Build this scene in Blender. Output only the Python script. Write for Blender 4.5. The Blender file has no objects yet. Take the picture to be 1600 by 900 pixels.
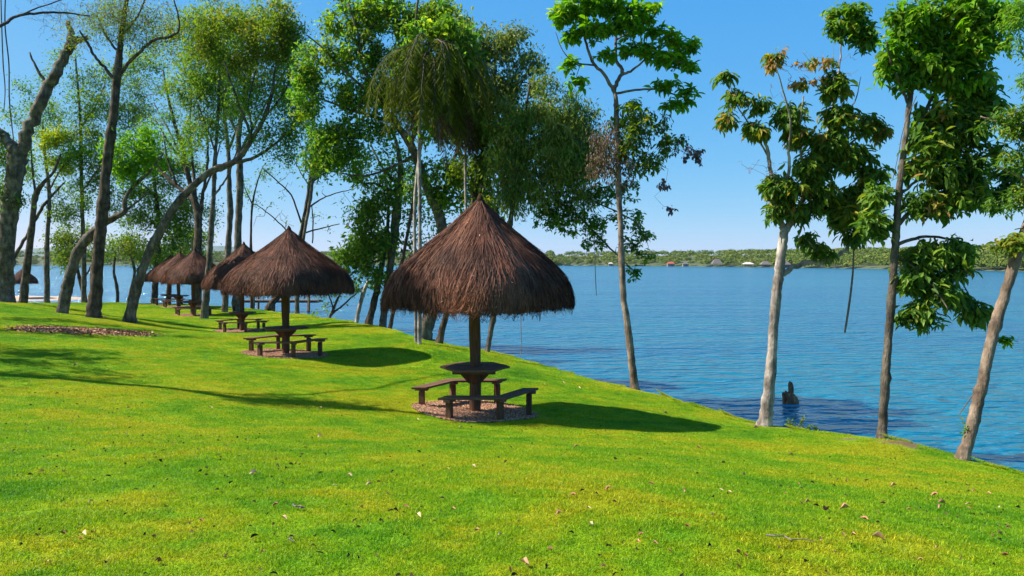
import bpy, math, random
import numpy as np
from mathutils import Vector, Matrix

# ------------------------------------------------------------------ camera, sky, sun
F, HZ, CAMZ = 1164.0, 407.0, 1.6
scene = bpy.context.scene
cam_d = bpy.data.cameras.new('camera')
cam = bpy.data.objects.new('camera', cam_d)
scene.collection.objects.link(cam)
cam.location = (0, 0, CAMZ)
cam.rotation_euler = (math.radians(90), 0, 0)
cam_d.sensor_width = 36
cam_d.lens = 36 * F / 1600
cam_d.shift_y = -(450 - HZ) / 1600
cam_d.clip_start = 0.05
cam_d.clip_end = 6000
scene.camera = cam

SUN_DIR = Vector((1, -0.03, -math.tan(math.radians(44.5)))).normalized()
SUN_EL = math.asin(-SUN_DIR.z)
world = bpy.data.worlds.new("World")
scene.world = world
world.use_nodes = True
wn = world.node_tree
bg = wn.nodes['Background']
sky = wn.nodes.new('ShaderNodeTexSky')
sky.sky_type = 'NISHITA'
sky.sun_disc = False
sky.sun_elevation = SUN_EL
sky.sun_rotation = math.atan2(-SUN_DIR.x, -SUN_DIR.y)
sky.altitude = 0
sky.air_density = 0.5
sky.dust_density = 0.5
sky.ozone_density = 10.0
# tone of the whole sky as the camera recorded it: one response curve per channel, the same in every direction
sep = wn.nodes.new('ShaderNodeSeparateColor')
com = wn.nodes.new('ShaderNodeCombineColor')
wn.links.new(sky.outputs[0], sep.inputs[0])
for ch, (pw, k) in enumerate(((1.12, 1.52), (.46, .88), (.12, .955))):
    m1 = wn.nodes.new('ShaderNodeMath'); m1.operation = 'MULTIPLY'
    m2 = wn.nodes.new('ShaderNodeMath'); m2.operation = 'POWER'
    m3 = wn.nodes.new('ShaderNodeMath'); m3.operation = 'MULTIPLY'
    wn.links.new(sep.outputs[ch], m1.inputs[0]); m1.inputs[1].default_value = .17
    wn.links.new(m1.outputs[0], m2.inputs[0]); m2.inputs[1].default_value = pw
    wn.links.new(m2.outputs[0], m3.inputs[0]); m3.inputs[1].default_value = k * 6.9
    wn.links.new(m3.outputs[0], com.inputs[ch])
wn.links.new(com.outputs[0], bg.inputs[0])
bg.inputs[1].default_value = 0.07

sun_d = bpy.data.lights.new('sun', 'SUN')
sun_d.energy = 5.0
sun_d.angle = math.radians(0.5)
sun_d.color = (1.0, 0.94, 0.84)
sun = bpy.data.objects.new('sun', sun_d)
scene.collection.objects.link(sun)
sun.rotation_euler = SUN_DIR.to_track_quat('-Z', 'Y').to_euler()
sun.location = (-40, -10, 40)

vs = scene.view_settings
vs.view_transform = 'Standard'
vs.look = 'None'
vs.exposure = 1.05
vs.gamma = 1
vs.use_curve_mapping = False
scene.cycles.max_bounces = 6
scene.cycles.diffuse_bounces = 3
scene.cycles.transmission_bounces = 3

rng = np.random.default_rng(7)
random.seed(7)
C = scene.collection


# ------------------------------------------------------------------ helpers
def P(x, y, Y):
    return np.array([(x - 800) / F * Y, Y, CAMZ - (y - HZ) / F * Y])


def link(name, me, parent=None, mat=None):
    o = bpy.data.objects.new(name, me)
    C.objects.link(o)
    if parent is not None:
        o.parent = parent
    if mat is not None and me is not None and not me.materials:
        me.materials.append(mat)
    return o


def tag(o, label=None, cat=None, group=None, kind=None):
    if label: o['label'] = label
    if cat: o['category'] = cat
    if group: o['group'] = group
    if kind: o['kind'] = kind
    return o


def thing(name, label, cat, loc=(0, 0, 0), group=None):
    o = link(name, None)
    o.location = tuple(float(v) for v in loc)
    return tag(o, label, cat, group)


def copy_tree(o, parent=None):
    c = o.copy()
    C.objects.link(c)
    c.parent = parent
    for ch in list(o.children):
        copy_tree(ch, c)
    return c


def mesh(name, V, quads=None, tris=None, tint=None, smooth=False, mat=None):
    V = np.asarray(V, np.float32)
    me = bpy.data.meshes.new(name)
    fl, starts, n = [], [], 0
    for A, k in ((quads, 4), (tris, 3)):
        if A is not None and len(A):
            A = np.asarray(A, np.int32).reshape(-1, k)
            fl.append(A.ravel())
            starts.append(n + np.arange(len(A), dtype=np.int32) * k)
            n += A.size
    loops = np.concatenate(fl)
    starts = np.concatenate(starts)
    me.vertices.add(len(V))
    me.vertices.foreach_set('co', V.ravel())
    me.loops.add(len(loops))
    me.loops.foreach_set('vertex_index', loops)
    me.polygons.add(len(starts))
    me.polygons.foreach_set('loop_start', starts)
    me.polygons.foreach_set('use_smooth', np.full(len(starts), smooth))
    if tint is not None:
        a = me.attributes.new('tint', 'FLOAT', 'POINT')
        a.data.foreach_set('value', np.asarray(tint, np.float32))
    me.update(calc_edges=True)
    if mat is not None:
        me.materials.append(mat)
    return me


class MB:
    """collects boxes, tubes and lathes for one mesh"""
    def __init__(s):
        s.V, s.Q, s.T, s.n = [], [], [], 0

    def add(s, V, Q=(), T=()):
        V = np.asarray(V, float).reshape(-1, 3)
        if len(Q): s.Q.append(np.asarray(Q, int).reshape(-1, 4) + s.n)
        if len(T): s.T.append(np.asarray(T, int).reshape(-1, 3) + s.n)
        s.V.append(V)
        s.n += len(V)
        return s

    def prism(s, poly, z0, z1, M=None):
        """extrude a counterclockwise 2D polygon from z0 to z1, with a small chamfer on the top edge"""
        p = np.asarray(poly, float)
        k = len(p)
        c = p.mean(0)
        ch = min(0.006, (z1 - z0) * 0.25)
        pin = c + (p - c) * (1 - ch / max(np.linalg.norm(p - c, axis=1).min(), ch * 3))
        V = np.concatenate([np.c_[p, np.full(k, z0)], np.c_[p, np.full(k, z1 - ch)], np.c_[pin, np.full(k, z1)],
                            [[c[0], c[1], z0], [c[0], c[1], z1]]])
        Q, T = [], []
        for i in range(k):
            j = (i + 1) % k
            Q += [[i, j, k + j, k + i], [k + i, k + j, 2 * k + j, 2 * k + i]]
            T += [[3 * k, j, i], [3 * k + 1, 2 * k + i, 2 * k + j]]
        if M is not None:
            V = V @ np.asarray(M)[:3, :3].T + np.asarray(M)[:3, 3]
        return s.add(V, Q, T)

    def box(s, cx, cy, cz, sx, sy, sz, rz=0.0, taper=1.0):
        x, y = sx / 2, sy / 2
        M = np.array(Matrix.Translation((cx, cy, 0)) @ Matrix.Rotation(rz, 4, 'Z'))
        return s.prism([(-x, -y), (x, -y), (x, y), (-x, y)], cz - sz / 2, cz + sz / 2, M)

    def tube(s, pts, rad, sides=6, cap=True):
        V, Q, T = tube(pts, rad, sides, cap)
        return s.add(V, Q, T)

    def build(s, name, mat=None, smooth=False, tint=None):
        return mesh(name, np.concatenate(s.V), np.concatenate(s.Q) if s.Q else None,
                    np.concatenate(s.T) if s.T else None, tint, smooth, mat)


def tube(pts, rad, sides=6, cap=True, wob=0.0):
    pts = np.asarray(pts, float)
    n = len(pts)
    rad = np.broadcast_to(np.asarray(rad, float), (n,))
    tan = np.gradient(pts, axis=0)
    tan /= np.linalg.norm(tan, axis=1, keepdims=True) + 1e-9
    ref = np.array([0.0, 1.0, 0.0]) if abs(tan[:, 1]).mean() < 0.8 else np.array([1.0, 0, 0])
    u = np.cross(tan, ref)
    u /= np.linalg.norm(u, axis=1, keepdims=True) + 1e-9
    v = np.cross(tan, u)
    a = np.arange(sides) * 2 * math.pi / sides
    R = rad[:, None]
    if wob:
        R = R * (1 + wob * (rng.random((n, sides)) - 0.5) + wob * np.sin(a * 2 + np.arange(n)[:, None] * 0.5) * .4)
    V = pts[:, None, :] + (u[:, None, :] * np.cos(a)[None, :, None] + v[:, None, :] * np.sin(a)[None, :, None]) * \
        (R if R.ndim == 2 else R)[..., None].reshape(n, -1, 1)
    V = V.reshape(-1, 3)
    i = np.arange(n - 1)[:, None] * sides
    j = np.arange(sides)[None, :]
    k = (j + 1) % sides
    Q = np.stack([i + j, i + k, i + sides + k, i + sides + j], -1).reshape(-1, 4)
    T = np.zeros((0, 3), int)
    if cap:
        V = np.concatenate([V, pts[:1], pts[-1:]])
        jj = np.arange(sides)
        kk = (jj + 1) % sides
        T = np.concatenate([np.stack([np.full(sides, n * sides), kk, jj], -1),
                            np.stack([np.full(sides, n * sides + 1), (n - 1) * sides + jj, (n - 1) * sides + kk], -1)])
    return V, Q, T


def spline(pts, per=5):
    """Catmull-Rom through rows of any width"""
    p = np.asarray(pts, float)
    if len(p) < 3:
        t = np.linspace(0, 1, per + 1)[:, None]
        return p[0] * (1 - t) + p[1] * t
    q = np.concatenate([[2 * p[0] - p[1]], p, [2 * p[-1] - p[-2]]])
    out = []
    t = (np.arange(per) / per)[:, None]
    for i in range(1, len(q) - 2):
        a, b, c, d = q[i - 1:i + 3]
        out.append(0.5 * (2 * b + (c - a) * t + (2 * a - 5 * b + 4 * c - d) * t ** 2 + (3 * b - a - 3 * c + d) * t ** 3))
    out.append(p[-1:])
    return np.concatenate(out)


def unit(v):
    return v / (np.linalg.norm(v, axis=-1, keepdims=True) + 1e-9)


def leaf_arrays(base, d, nrm, L, W, hi=False, fold=0.18):
    """leaves folded along the midrib; returns V, tris"""
    d = unit(d)
    s = unit(np.cross(d, nrm))
    nrm = np.cross(s, d)
    L, W = L[:, None], W[:, None]
    n = len(base)
    if hi:
        m = base + d * L * .5 - nrm * L * .02
        l = base + d * L * .42 + s * W * .5 + nrm * W * fold
        r = base + d * L * .42 - s * W * .5 + nrm * W * fold
        l2 = base + d * L * .75 + s * W * .33 + nrm * (W * fold - L * .06)
        r2 = base + d * L * .75 - s * W * .33 + nrm * (W * fold - L * .06)
        t = base + d * L - nrm * L * .16
        V = np.stack([base, l, r, m, l2, r2, t], 1).reshape(-1, 3)
        f = np.array([[0, 1, 3], [0, 3, 2], [1, 4, 3], [3, 5, 2], [4, 6, 3], [3, 6, 5]])
        k = 7
    else:
        l = base + d * L * .45 + s * W * .5 + nrm * W * fold
        r = base + d * L * .45 - s * W * .5 + nrm * W * fold
        t = base + d * L - nrm * L * .1
        V = np.stack([base, l, r, t], 1).reshape(-1, 3)
        f = np.array([[0, 1, 3], [0, 3, 2]])
        k = 4
    T = (np.arange(n)[:, None, None] * k + f[None]).reshape(-1, 3)
    return V, T, k


# ------------------------------------------------------------------ materials
def new_mat(name):
    m = bpy.data.materials.new(name)
    m.use_nodes = True
    t = m.node_tree
    return m, t, t.nodes['Principled BSDF'], t.nodes['Material Output']


def ramp(t, stops, src=None):
    r = t.nodes.new('ShaderNodeValToRGB')
    e = r.color_ramp.elements
    while len(e) > len(stops): e.remove(e[-1])
    while len(e) < len(stops): e.new(0.5)
    for i, (p, c) in enumerate(stops):
        e[i].position = p
        e[i].color = (*c, 1)
    if src is not None: t.links.new(src, r.inputs[0])
    return r


def noise(t, scale, detail=3, rough=0.55, vec=None, dim='3D'):
    n = t.nodes.new('ShaderNodeTexNoise')
    n.inputs['Scale'].default_value = scale
    n.inputs['Detail'].default_value = detail
    n.inputs['Roughness'].default_value = rough
    if vec is not None: t.links.new(vec, n.inputs['Vector'])
    return n


def mapping(t, src, scale):
    m = t.nodes.new('ShaderNodeMapping')
    m.inputs['Scale'].default_value = scale
    t.links.new(src, m.inputs['Vector'])
    return m.outputs[0]


def bump(t, bsdf, h, strength, dist):
    b = t.nodes.new('ShaderNodeBump')
    b.inputs['Strength'].default_value = strength
    b.inputs['Distance'].default_value = dist
    t.links.new(h, b.inputs['Height'])
    t.links.new(b.outputs[0], bsdf.inputs['Normal'])
    return b


def mixc(t, a, b, f, mode='MIX'):
    m = t.nodes.new('ShaderNodeMix')
    m.data_type = 'RGBA'
    m.blend_type = mode
    for s, v in ((m.inputs[0], f), (m.inputs[6], a), (m.inputs[7], b)):
        if hasattr(v, 'is_linked') or isinstance(v, bpy.types.NodeSocket):
            t.links.new(v, s)
        elif isinstance(v, (int, float)):
            s.default_value = v
        else:
            s.default_value = (*v, 1)
    return m.outputs[2]


def attr(t, name):
    a = t.nodes.new('ShaderNodeAttribute')
    a.attribute_name = name
    return a.outputs['Fac']


def leaf_mat(name, stops, trans=0.4, gloss=0.22, tcol=1.6):
    m, t, b, out = new_mat(name)
    r = ramp(t, stops, attr(t, 'tint'))
    t.links.new(r.outputs[0], b.inputs['Base Color'])
    b.inputs['Roughness'].default_value = 0.5
    b.inputs['Specular IOR Level'].default_value = gloss
    tr = t.nodes.new('ShaderNodeBsdfTranslucent')
    tc = mixc(t, r.outputs[0], (tcol * .95, tcol, tcol * .3), 1.0, 'MULTIPLY')
    t.links.new(tc, tr.inputs[0])
    mx = t.nodes.new('ShaderNodeMixShader')
    mx.inputs[0].default_value = trans
    t.links.new(b.outputs[0], mx.inputs[1])
    t.links.new(tr.outputs[0], mx.inputs[2])
    t.links.new(mx.outputs[0], out.inputs[0])
    return m


def bark_mat(name, c1, c2, c3, sc=6.0, bs=.6):
    m, t, b, out = new_mat(name)
    co = t.nodes.new('ShaderNodeTexCoord').outputs['Object']
    v = mapping(t, co, (1, 1, .3))
    n1 = noise(t, sc, 6, .65, v)
    n2 = noise(t, 3.2, 5, .6, co)
    n3 = noise(t, sc * 5, 4, .7, v)
    r = ramp(t, [(.3, c1), (.5, c2), (.68, c3)], n1.outputs['Fac'])
    r2 = ramp(t, [(.38, (.42, .40, .38)), (.52, (.95, .92, .9)), (.62, (1.3, 1.28, 1.25))], n2.outputs['Fac'])
    col = mixc(t, r.outputs[0], r2.outputs[0], .8, 'MULTIPLY')
    t.links.new(col, b.inputs['Base Color'])
    b.inputs['Roughness'].default_value = .9
    b.inputs['Specular IOR Level'].default_value = .15
    h = t.nodes.new('ShaderNodeMath')
    h.operation = 'ADD'
    t.links.new(n1.outputs['Fac'], h.inputs[0])
    t.links.new(n3.outputs['Fac'], h.inputs[1])
    bump(t, b, h.outputs[0], bs * 1.5, .05)
    return m


def simple_mat(name, stops, scale=8, stretch=(1, 1, 1), rough=.85, bs=.3, bd=.01, spec=.2):
    m, t, b, out = new_mat(name)
    co = t.nodes.new('ShaderNodeTexCoord').outputs['Object']
    v = mapping(t, co, stretch)
    n1 = noise(t, scale, 5, .6, v)
    r = ramp(t, stops, n1.outputs['Fac'])
    t.links.new(r.outputs[0], b.inputs['Base Color'])
    b.inputs['Roughness'].default_value = rough
    b.inputs['Specular IOR Level'].default_value = spec
    if bs: bump(t, b, n1.outputs['Fac'], bs, bd)
    return m


def tint_mat(name, stops, rough=.8, spec=.2):
    m, t, b, out = new_mat(name)
    r = ramp(t, stops, attr(t, 'tint'))
    t.links.new(r.outputs[0], b.inputs['Base Color'])
    b.inputs['Roughness'].default_value = rough
    b.inputs['Specular IOR Level'].default_value = spec
    return m


def lawn_colour(t):
    """lawn colour by place: fresh green with yellower worn patches"""
    pos = t.nodes.new('ShaderNodeNewGeometry').outputs['Position']
    n1 = noise(t, .26, 5, .68, pos)
    n2 = noise(t, 1.6, 4, .65, pos)
    n3 = noise(t, 9.0, 3, .6, pos)
    s = t.nodes.new('ShaderNodeMath'); s.operation = 'MULTIPLY_ADD'
    t.links.new(n2.outputs['Fac'], s.inputs[0]); s.inputs[1].default_value = .55
    t.links.new(n1.outputs['Fac'], s.inputs[2])
    s2 = t.nodes.new('ShaderNodeMath'); s2.operation = 'MULTIPLY_ADD'
    t.links.new(n3.outputs['Fac'], s2.inputs[0]); s2.inputs[1].default_value = .22
    t.links.new(s.outputs[0], s2.inputs[2])
    r = ramp(t, [(.62, (.055, .180, .0025)), (.76, (.115, .265, .003)), (.88, (.200, .315, .0035)), (.98, (.30, .33, .006))],
             s2.outputs[0])
    return r.outputs[0], n3


m_lawn, t, b, out = new_mat('lawn_turf')
lc, n3 = lawn_colour(t)
pos = t.nodes.new('ShaderNodeNewGeometry').outputs['Position']
nd = noise(t, 4, 5, .65, pos)
dirt = ramp(t, [(.3, (.10, .062, .030)), (.7, (.24, .16, .085))], nd.outputs['Fac'])
dk = mixc(t, lc, (.80, .82, .8), .8, 'MULTIPLY')
t.links.new(mixc(t, dk, dirt.outputs[0], attr(t, 'dirt')), b.inputs['Base Color'])
b.inputs['Roughness'].default_value = .9
b.inputs['Specular IOR Level'].default_value = .1
nf = noise(t, 40, 3, .7, pos)
bump(t, b, nf.outputs['Fac'], .7, .05)

m_grass, t, b, out = new_mat('grass_blades')
lc, n3 = lawn_colour(t)
tn = ramp(t, [(0, (.35, .45, .4)), (.5, (1.0, 1.0, 1.0)), (.93, (1.55, 1.4, 1.1)), (1, (2.6, 1.9, 6.0))], attr(t, 'tint'))
gc = mixc(t, lc, tn.outputs[0], 1.0, 'MULTIPLY')
t.links.new(gc, b.inputs['Base Color'])
b.inputs['Roughness'].default_value = .5
b.inputs['Specular IOR Level'].default_value = .22
tr = t.nodes.new('ShaderNodeBsdfTranslucent')
t.links.new(mixc(t, gc, (1.6, 1.6, .8), 1.0, 'MULTIPLY'), tr.inputs[0])
mx = t.nodes.new('ShaderNodeMixShader')
mx.inputs[0].default_value = .35
t.links.new(b.outputs[0], mx.inputs[1]); t.links.new(tr.outputs[0], mx.inputs[2])
t.links.new(mx.outputs[0], out.inputs[0])

# water: body colour of the lake under a rippled, reflecting surface
m_water, t, b, out = new_mat('lake_water')
pos = t.nodes.new('ShaderNodeNewGeometry').outputs['Position']
v1 = mapping(t, pos, (.55, 1.25, 1))
v2 = mapping(t, pos, (1.8, 4.2, 1))
v3 = mapping(t, pos, (.02, .075, 1))
v4 = mapping(t, pos, (.05, .22, 1))
w1 = noise(t, 1.0, 1.0, .45, v1); w1.inputs['Distortion'].default_value = .6
w2 = noise(t, 1.0, 1.0, .5, v2); w2.inputs['Distortion'].default_value = .5
w3 = noise(t, 1.0, 4, .6, v3)
w4 = noise(t, 1.0, 2, .5, v4)
r = ramp(t, [(.35, (.003, .080, .172)), (.65, (.004, .126, .186))], w3.outputs['Fac'])
t.links.new(r.outputs[0], b.inputs['Base Color'])
b.inputs['Roughness'].default_value = .14
b.inputs['IOR'].default_value = 1.95
b.inputs['Specular Tint'].default_value = (.46, .94, 1, 1)
h = t.nodes.new('ShaderNodeMath'); h.operation = 'MULTIPLY_ADD'
t.links.new(w2.outputs['Fac'], h.inputs[0]); h.inputs[1].default_value = .28
t.links.new(w1.outputs['Fac'], h.inputs[2])
h2 = t.nodes.new('ShaderNodeMath'); h2.operation = 'MULTIPLY_ADD'
t.links.new(w4.outputs['Fac'], h2.inputs[0]); h2.inputs[1].default_value = 1.3
t.links.new(h.outputs[0], h2.inputs[2])
bump(t, b, h2.outputs[0], 1.0, .7)

m_bark_dark = bark_mat('dark_bark', (.035, .026, .020), (.085, .062, .045), (.16, .125, .095))
m_bark_grey = bark_mat('grey_bark', (.05, .041, .032), (.125, .104, .080), (.23, .20, .16), 5)
m_bark_pale = bark_mat('pale_bark', (.10, .082, .068), (.30, .255, .22), (.54, .49, .44), 5, .45)
m_bark_tan = bark_mat('tan_bark', (.08, .058, .042), (.20, .145, .105), (.34, .265, .20), 5, .45)
m_twig = simple_mat('twig_bark', [(.3, (.06, .045, .038)), (.7, (.15, .115, .095))], 6, bs=0)
m_twig_pale = simple_mat('dry_twig_bark', [(.3, (.13, .095, .085)), (.7, (.27, .21, .185))], 6, bs=0)
m_wood = simple_mat('weathered_wood', [(.25, (.065, .032, .021)), (.55, (.15, .076, .048)), (.8, (.25, .145, .10))], 3.5, (1, 14, 14), .75, .35, .006)
m_post = simple_mat('post_wood', [(.25, (.055, .026, .015)), (.55, (.125, .060, .034)), (.8, (.20, .105, .065))], 3.5, (12, 12, 1), .8, .4, .008)
m_thatch_core = simple_mat('thatch_core', [(.3, (.022, .012, .008)), (.7, (.065, .034, .022))], 9, (6, 6, 1), .95, .6, .02, .05)
m_thatch = tint_mat('thatch_straw', [(0, (.032, .014, .009)), (.45, (.128, .056, .034)), (.8, (.220, .112, .071)), (.97, (.24, .15, .105)), (1, (.50, .40, .33))], .75, .15)
t = m_thatch.node_tree
b = t.nodes['Principled BSDF']
oc = t.nodes.new('ShaderNodeNewGeometry').outputs['Position']
wn1 = noise(t, 1.6, 4, .6, oc)
wr = ramp(t, [(.32, (.52, .53, .56)), (.5, (1.05, .97, .93)), (.68, (1.42, 1.18, 1.02))], wn1.outputs['Fac'])
t.links.new(mixc(t, b.inputs['Base Color'].links[0].from_socket, wr.outputs[0], 1.0, 'MULTIPLY'), b.inputs['Base Color'])
m_gravel = tint_mat('pink_gravel', [(0, (.13, .055, .030)), (.5, (.40, .205, .115)), (1, (.62, .40, .27))], .9, .1)
m_gravel_base = simple_mat('gravel_base', [(.35, (.16, .075, .045)), (.65, (.34, .19, .12))], 40, bs=.6, bd=.01)
m_sand = simple_mat('sand', [(.3, (.36, .25, .17)), (.7, (.52, .38, .27))], 2, bs=.2)
m_stump = simple_mat('dead_wood', [(.3, (.06, .030, .015)), (.5, (.19, .095, .048)), (.72, (.38, .22, .12))], 5, (2, 2, .6), .9, .8, .05)
m_pier = simple_mat('pier_wood', [(.3, (.07, .05, .04)), (.7, (.19, .14, .11))], 3, (1, 6, 6), .9)
m_litter = tint_mat('leaf_litter', [(0, (.06, .026, .015)), (.35, (.25, .095, .040)), (.7, (.47, .235, .115)), (1, (.64, .44, .28))], .7, .2)
m_speck = tint_mat('dark_debris', [(0, (.015, .010, .006)), (.6, (.06, .035, .02)), (1, (.20, .13, .05))], .9, .1)

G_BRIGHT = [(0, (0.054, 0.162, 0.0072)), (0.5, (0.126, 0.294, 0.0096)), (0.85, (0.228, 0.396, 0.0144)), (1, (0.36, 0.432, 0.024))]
G_MID = [(0, (0.0325, 0.0938, 0.01)), (0.5, (0.09, 0.1938, 0.0163)), (0.85, (0.1688, 0.275, 0.0225)), (1, (0.3, 0.3125, 0.0375))]
G_FRESH = [(0, (0.0455, 0.1235, 0.0156)), (0.5, (0.1235, 0.2665, 0.0312)), (0.85, (0.221, 0.364, 0.039)), (1, (0.364, 0.403, 0.052))]
G_OLIVE = [(0, (0.0403, 0.0805, 0.0115)), (0.5, (0.1092, 0.1725, 0.0184)), (0.85, (0.1898, 0.2357, 0.0253)), (1, (0.299, 0.2415, 0.0345))]
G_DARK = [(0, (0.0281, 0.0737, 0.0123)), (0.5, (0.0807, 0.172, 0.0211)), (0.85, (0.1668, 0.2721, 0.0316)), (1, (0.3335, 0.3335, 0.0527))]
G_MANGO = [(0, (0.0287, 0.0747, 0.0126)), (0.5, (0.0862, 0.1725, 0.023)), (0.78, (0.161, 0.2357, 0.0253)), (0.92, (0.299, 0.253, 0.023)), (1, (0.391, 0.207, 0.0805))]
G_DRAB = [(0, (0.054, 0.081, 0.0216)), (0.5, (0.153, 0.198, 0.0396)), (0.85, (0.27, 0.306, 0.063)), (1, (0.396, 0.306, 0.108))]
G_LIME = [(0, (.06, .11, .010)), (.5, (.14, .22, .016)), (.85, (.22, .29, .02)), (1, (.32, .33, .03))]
G_YELLOW = [(0, (.15, .24, .01)), (.5, (.34, .40, .012)), (1, (.52, .50, .03))]
G_DRY = [(0, (.045, .028, .020)), (.5, (.11, .070, .048)), (.85, (.20, .14, .09)), (1, (.13, .15, .02))]
G_PURPLE = [(0, (.06, .035, .05)), (.5, (.14, .085, .11)), (1, (.26, .17, .19))]
LM = {}
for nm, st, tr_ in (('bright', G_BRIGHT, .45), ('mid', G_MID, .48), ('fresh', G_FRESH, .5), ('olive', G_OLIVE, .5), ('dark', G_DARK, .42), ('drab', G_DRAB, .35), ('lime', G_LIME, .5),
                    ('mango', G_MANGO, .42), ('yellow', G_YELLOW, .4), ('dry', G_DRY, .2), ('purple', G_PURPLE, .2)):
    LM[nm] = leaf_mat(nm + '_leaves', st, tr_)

# ------------------------------------------------------------------ terrain
WATER_Z = CAMZ - 5.5
CREST = [(1800, 790, 9.4), (1600, 737, 11.4), (1505, 719, 12.6), (1378, 690, 14), (1195, 665, 16), (1090, 635, 18), (990, 607, 21), (900, 585, 23),
         (800, 557, 26), (720, 541, 28), (640, 524, 29.5), (600, 512, 32), (540, 500, 37), (480, 492, 43), (440, 488, 47), (380, 481, 52), (300, 475, 58),
         (200, 473, 60), (0, 473, 57), (-200, 474, 55)]
HUTS = [(742, 643, 14.9), (446, 553, 22.4), (378, 517, 35.0), (302, 492, 45), (279, 480, 52), (264, 476, 57)]
ctrl = [P(*c) for c in CREST] + [P(*c) for c in HUTS]
ctrl += [P(*c) for c in ((800, 900, 3.75), (0, 900, 3.6), (1600, 900, 4.1), (0, 575, 15.2), (147, 496, 33), (130, 519, 25), (20, 484, 36),
                         (664, 636, 14.9), (825, 648, 14.9), (655, 546, 24.3), (560, 551, 24))]
ctrl += [np.array(c, float) for c in ((0, 0, 0), (0, -6, .3), (-9, -6, .4), (8, -6, -.5), (-14, 2, .15), (-18, 14, -.35), (9, 2, -.9), (-40, 15, -.4), (-70, 20, -.8),
                                      (-60, 50, -1.2), (0, -30, .5), (-60, -30, .5), (14, -30, -1))]
for hx, hy, hY in HUTS[1:]:
    c = P(hx, hy, hY)
    ctrl += [c + np.array([0, -1.3, .02]), c + np.array([0, 1.3, -.02])]
ctrl += [P(723, 657, 13.95), P(795, 656, 14.0), P(755, 629, 15.75), P(697, 630, 15.75)]
ctrl = np.array(ctrl)
KXY = ctrl[:, :2]


def _phi(r2):
    return np.where(r2 > 1e-9, r2 * np.log(np.maximum(r2, 1e-9)), 0) * .5


_n = len(ctrl)
_A = np.zeros((_n + 3, _n + 3))
_A[:_n, :_n] = _phi(((KXY[:, None] - KXY[None]) ** 2).sum(-1)) + np.eye(_n) * .25
_A[:_n, _n] = 1; _A[:_n, _n + 1:] = KXY
_A[_n, :_n] = 1; _A[_n + 1:, :_n] = KXY.T
_w = np.linalg.solve(_A, np.concatenate([ctrl[:, 2], np.zeros(3)]))
SHORE = [(16, -80), (15, -30), (13.5, 0)] + [(float(P(*c)[0]), c[2]) for c in CREST] + [(-66, 62), (-100, 95), (-260, 110), (-260, -80)]
SHORE = np.array(SHORE)


def shore_dist(X, Y):
    """signed distance to the edge of the lawn, positive towards the lake"""
    p = np.stack([X, Y], -1)
    dmin = np.full(len(p), 1e9)
    inside = np.zeros(len(p), bool)
    m = len(SHORE)
    for i in range(m):
        a, b_ = SHORE[i], SHORE[(i + 1) % m]
        e = b_ - a
        tt = np.clip(((p - a) @ e) / (e @ e), 0, 1)
        dmin = np.minimum(dmin, np.linalg.norm(p - a - tt[:, None] * e, axis=1))
        cond = (a[1] > p[:, 1]) != (b_[1] > p[:, 1])
        xx = a[0] + (p[:, 1] - a[1]) / (b_[1] - a[1] + 1e-12) * e[0]
        inside ^= cond & (p[:, 0] < xx)
    return np.where(inside, -dmin, dmin)


BUMPS = [(*P(664, 545, 24.6)[:2], .20, 1.5), (*P(10, 482, 35.5)[:2], .35, 2.2), (*P(1420, 700, 13.2)[:2], .10, .55)]


def ground(X, Y):
    X, Y = np.atleast_1d(np.asarray(X, float)), np.atleast_1d(np.asarray(Y, float))
    q = np.stack([X, Y], -1)
    z = np.empty(len(q))
    for k in range(0, len(q), 20000):
        s = q[k:k + 20000]
        z[k:k + 20000] = _phi(((s[:, None] - KXY[None]) ** 2).sum(-1)) @ _w[:_n] + _w[_n] + s @ _w[_n + 1:]
    for bx, by, a, r_ in BUMPS:
        z += a * np.exp(-((X - bx) ** 2 + (Y - by) ** 2) / (2 * r_ * r_))
    z += .025 * np.sin(X * 1.1 + .7 * Y) * np.sin(Y * .9 - X * .3) + .012 * np.sin(X * 2.7) * np.sin(Y * 2.3 + 1)
    sd = shore_dist(X, Y)
    s = np.maximum(sd + .15 * np.sin(X * 1.3 + Y) + .1 * np.sin(X * 3.1 - Y * 2), 0)
    z = z - 1.15 * s * s / (s + 1.0)
    return np.maximum(z, WATER_Z - 2.5), sd


def gz(x, y):
    return float(ground(x, y)[0][0])


def axis(parts):
    out = []
    for a, b_, st in parts:
        out.append(np.arange(a, b_, st))
    out.append([parts[-1][1]])
    return np.concatenate(out)


gx = axis([(-260, -60, 8), (-60, -22, .9), (-22, -3, .3), (-3, 10, .16), (10, 26, 1)])
gy = axis([(-80, 0, 5), (0, 10, .3), (10, 22, .16), (22, 36, .3), (36, 66, .6), (66, 120, 5)])
GX, GY = np.meshgrid(gx, gy)
GZ, GS = ground(GX.ravel(), GY.ravel())
V = np.stack([GX.ravel(), GY.ravel(), GZ], -1)
nx, ny = len(gx), len(gy)
ii = (np.arange(ny - 1)[:, None] * nx + np.arange(nx - 1)[None]).ravel()
Q = np.stack([ii, ii + 1, ii + nx + 1, ii + nx], -1)
BARE = [(*P(1412, 698, 13.3)[:2], .36), (*P(1330, 688, 13.9)[:2], .16), (*P(1376, 694, 14)[:2], .17), (*P(1195, 667, 16)[:2], .22), (*P(1503, 722, 12.6)[:2], .16), (*P(992, 609, 21)[:2], .18),
        (*P(146, 499, 33)[:2], .55), (*P(97, 495, 33.8)[:2], .4), (*P(203, 496, 33.2)[:2], .4)]
me = mesh('lawn', V, Q, smooth=True, mat=m_lawn)
dv = np.clip((GS - .5) / .8, 0, 1)
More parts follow.
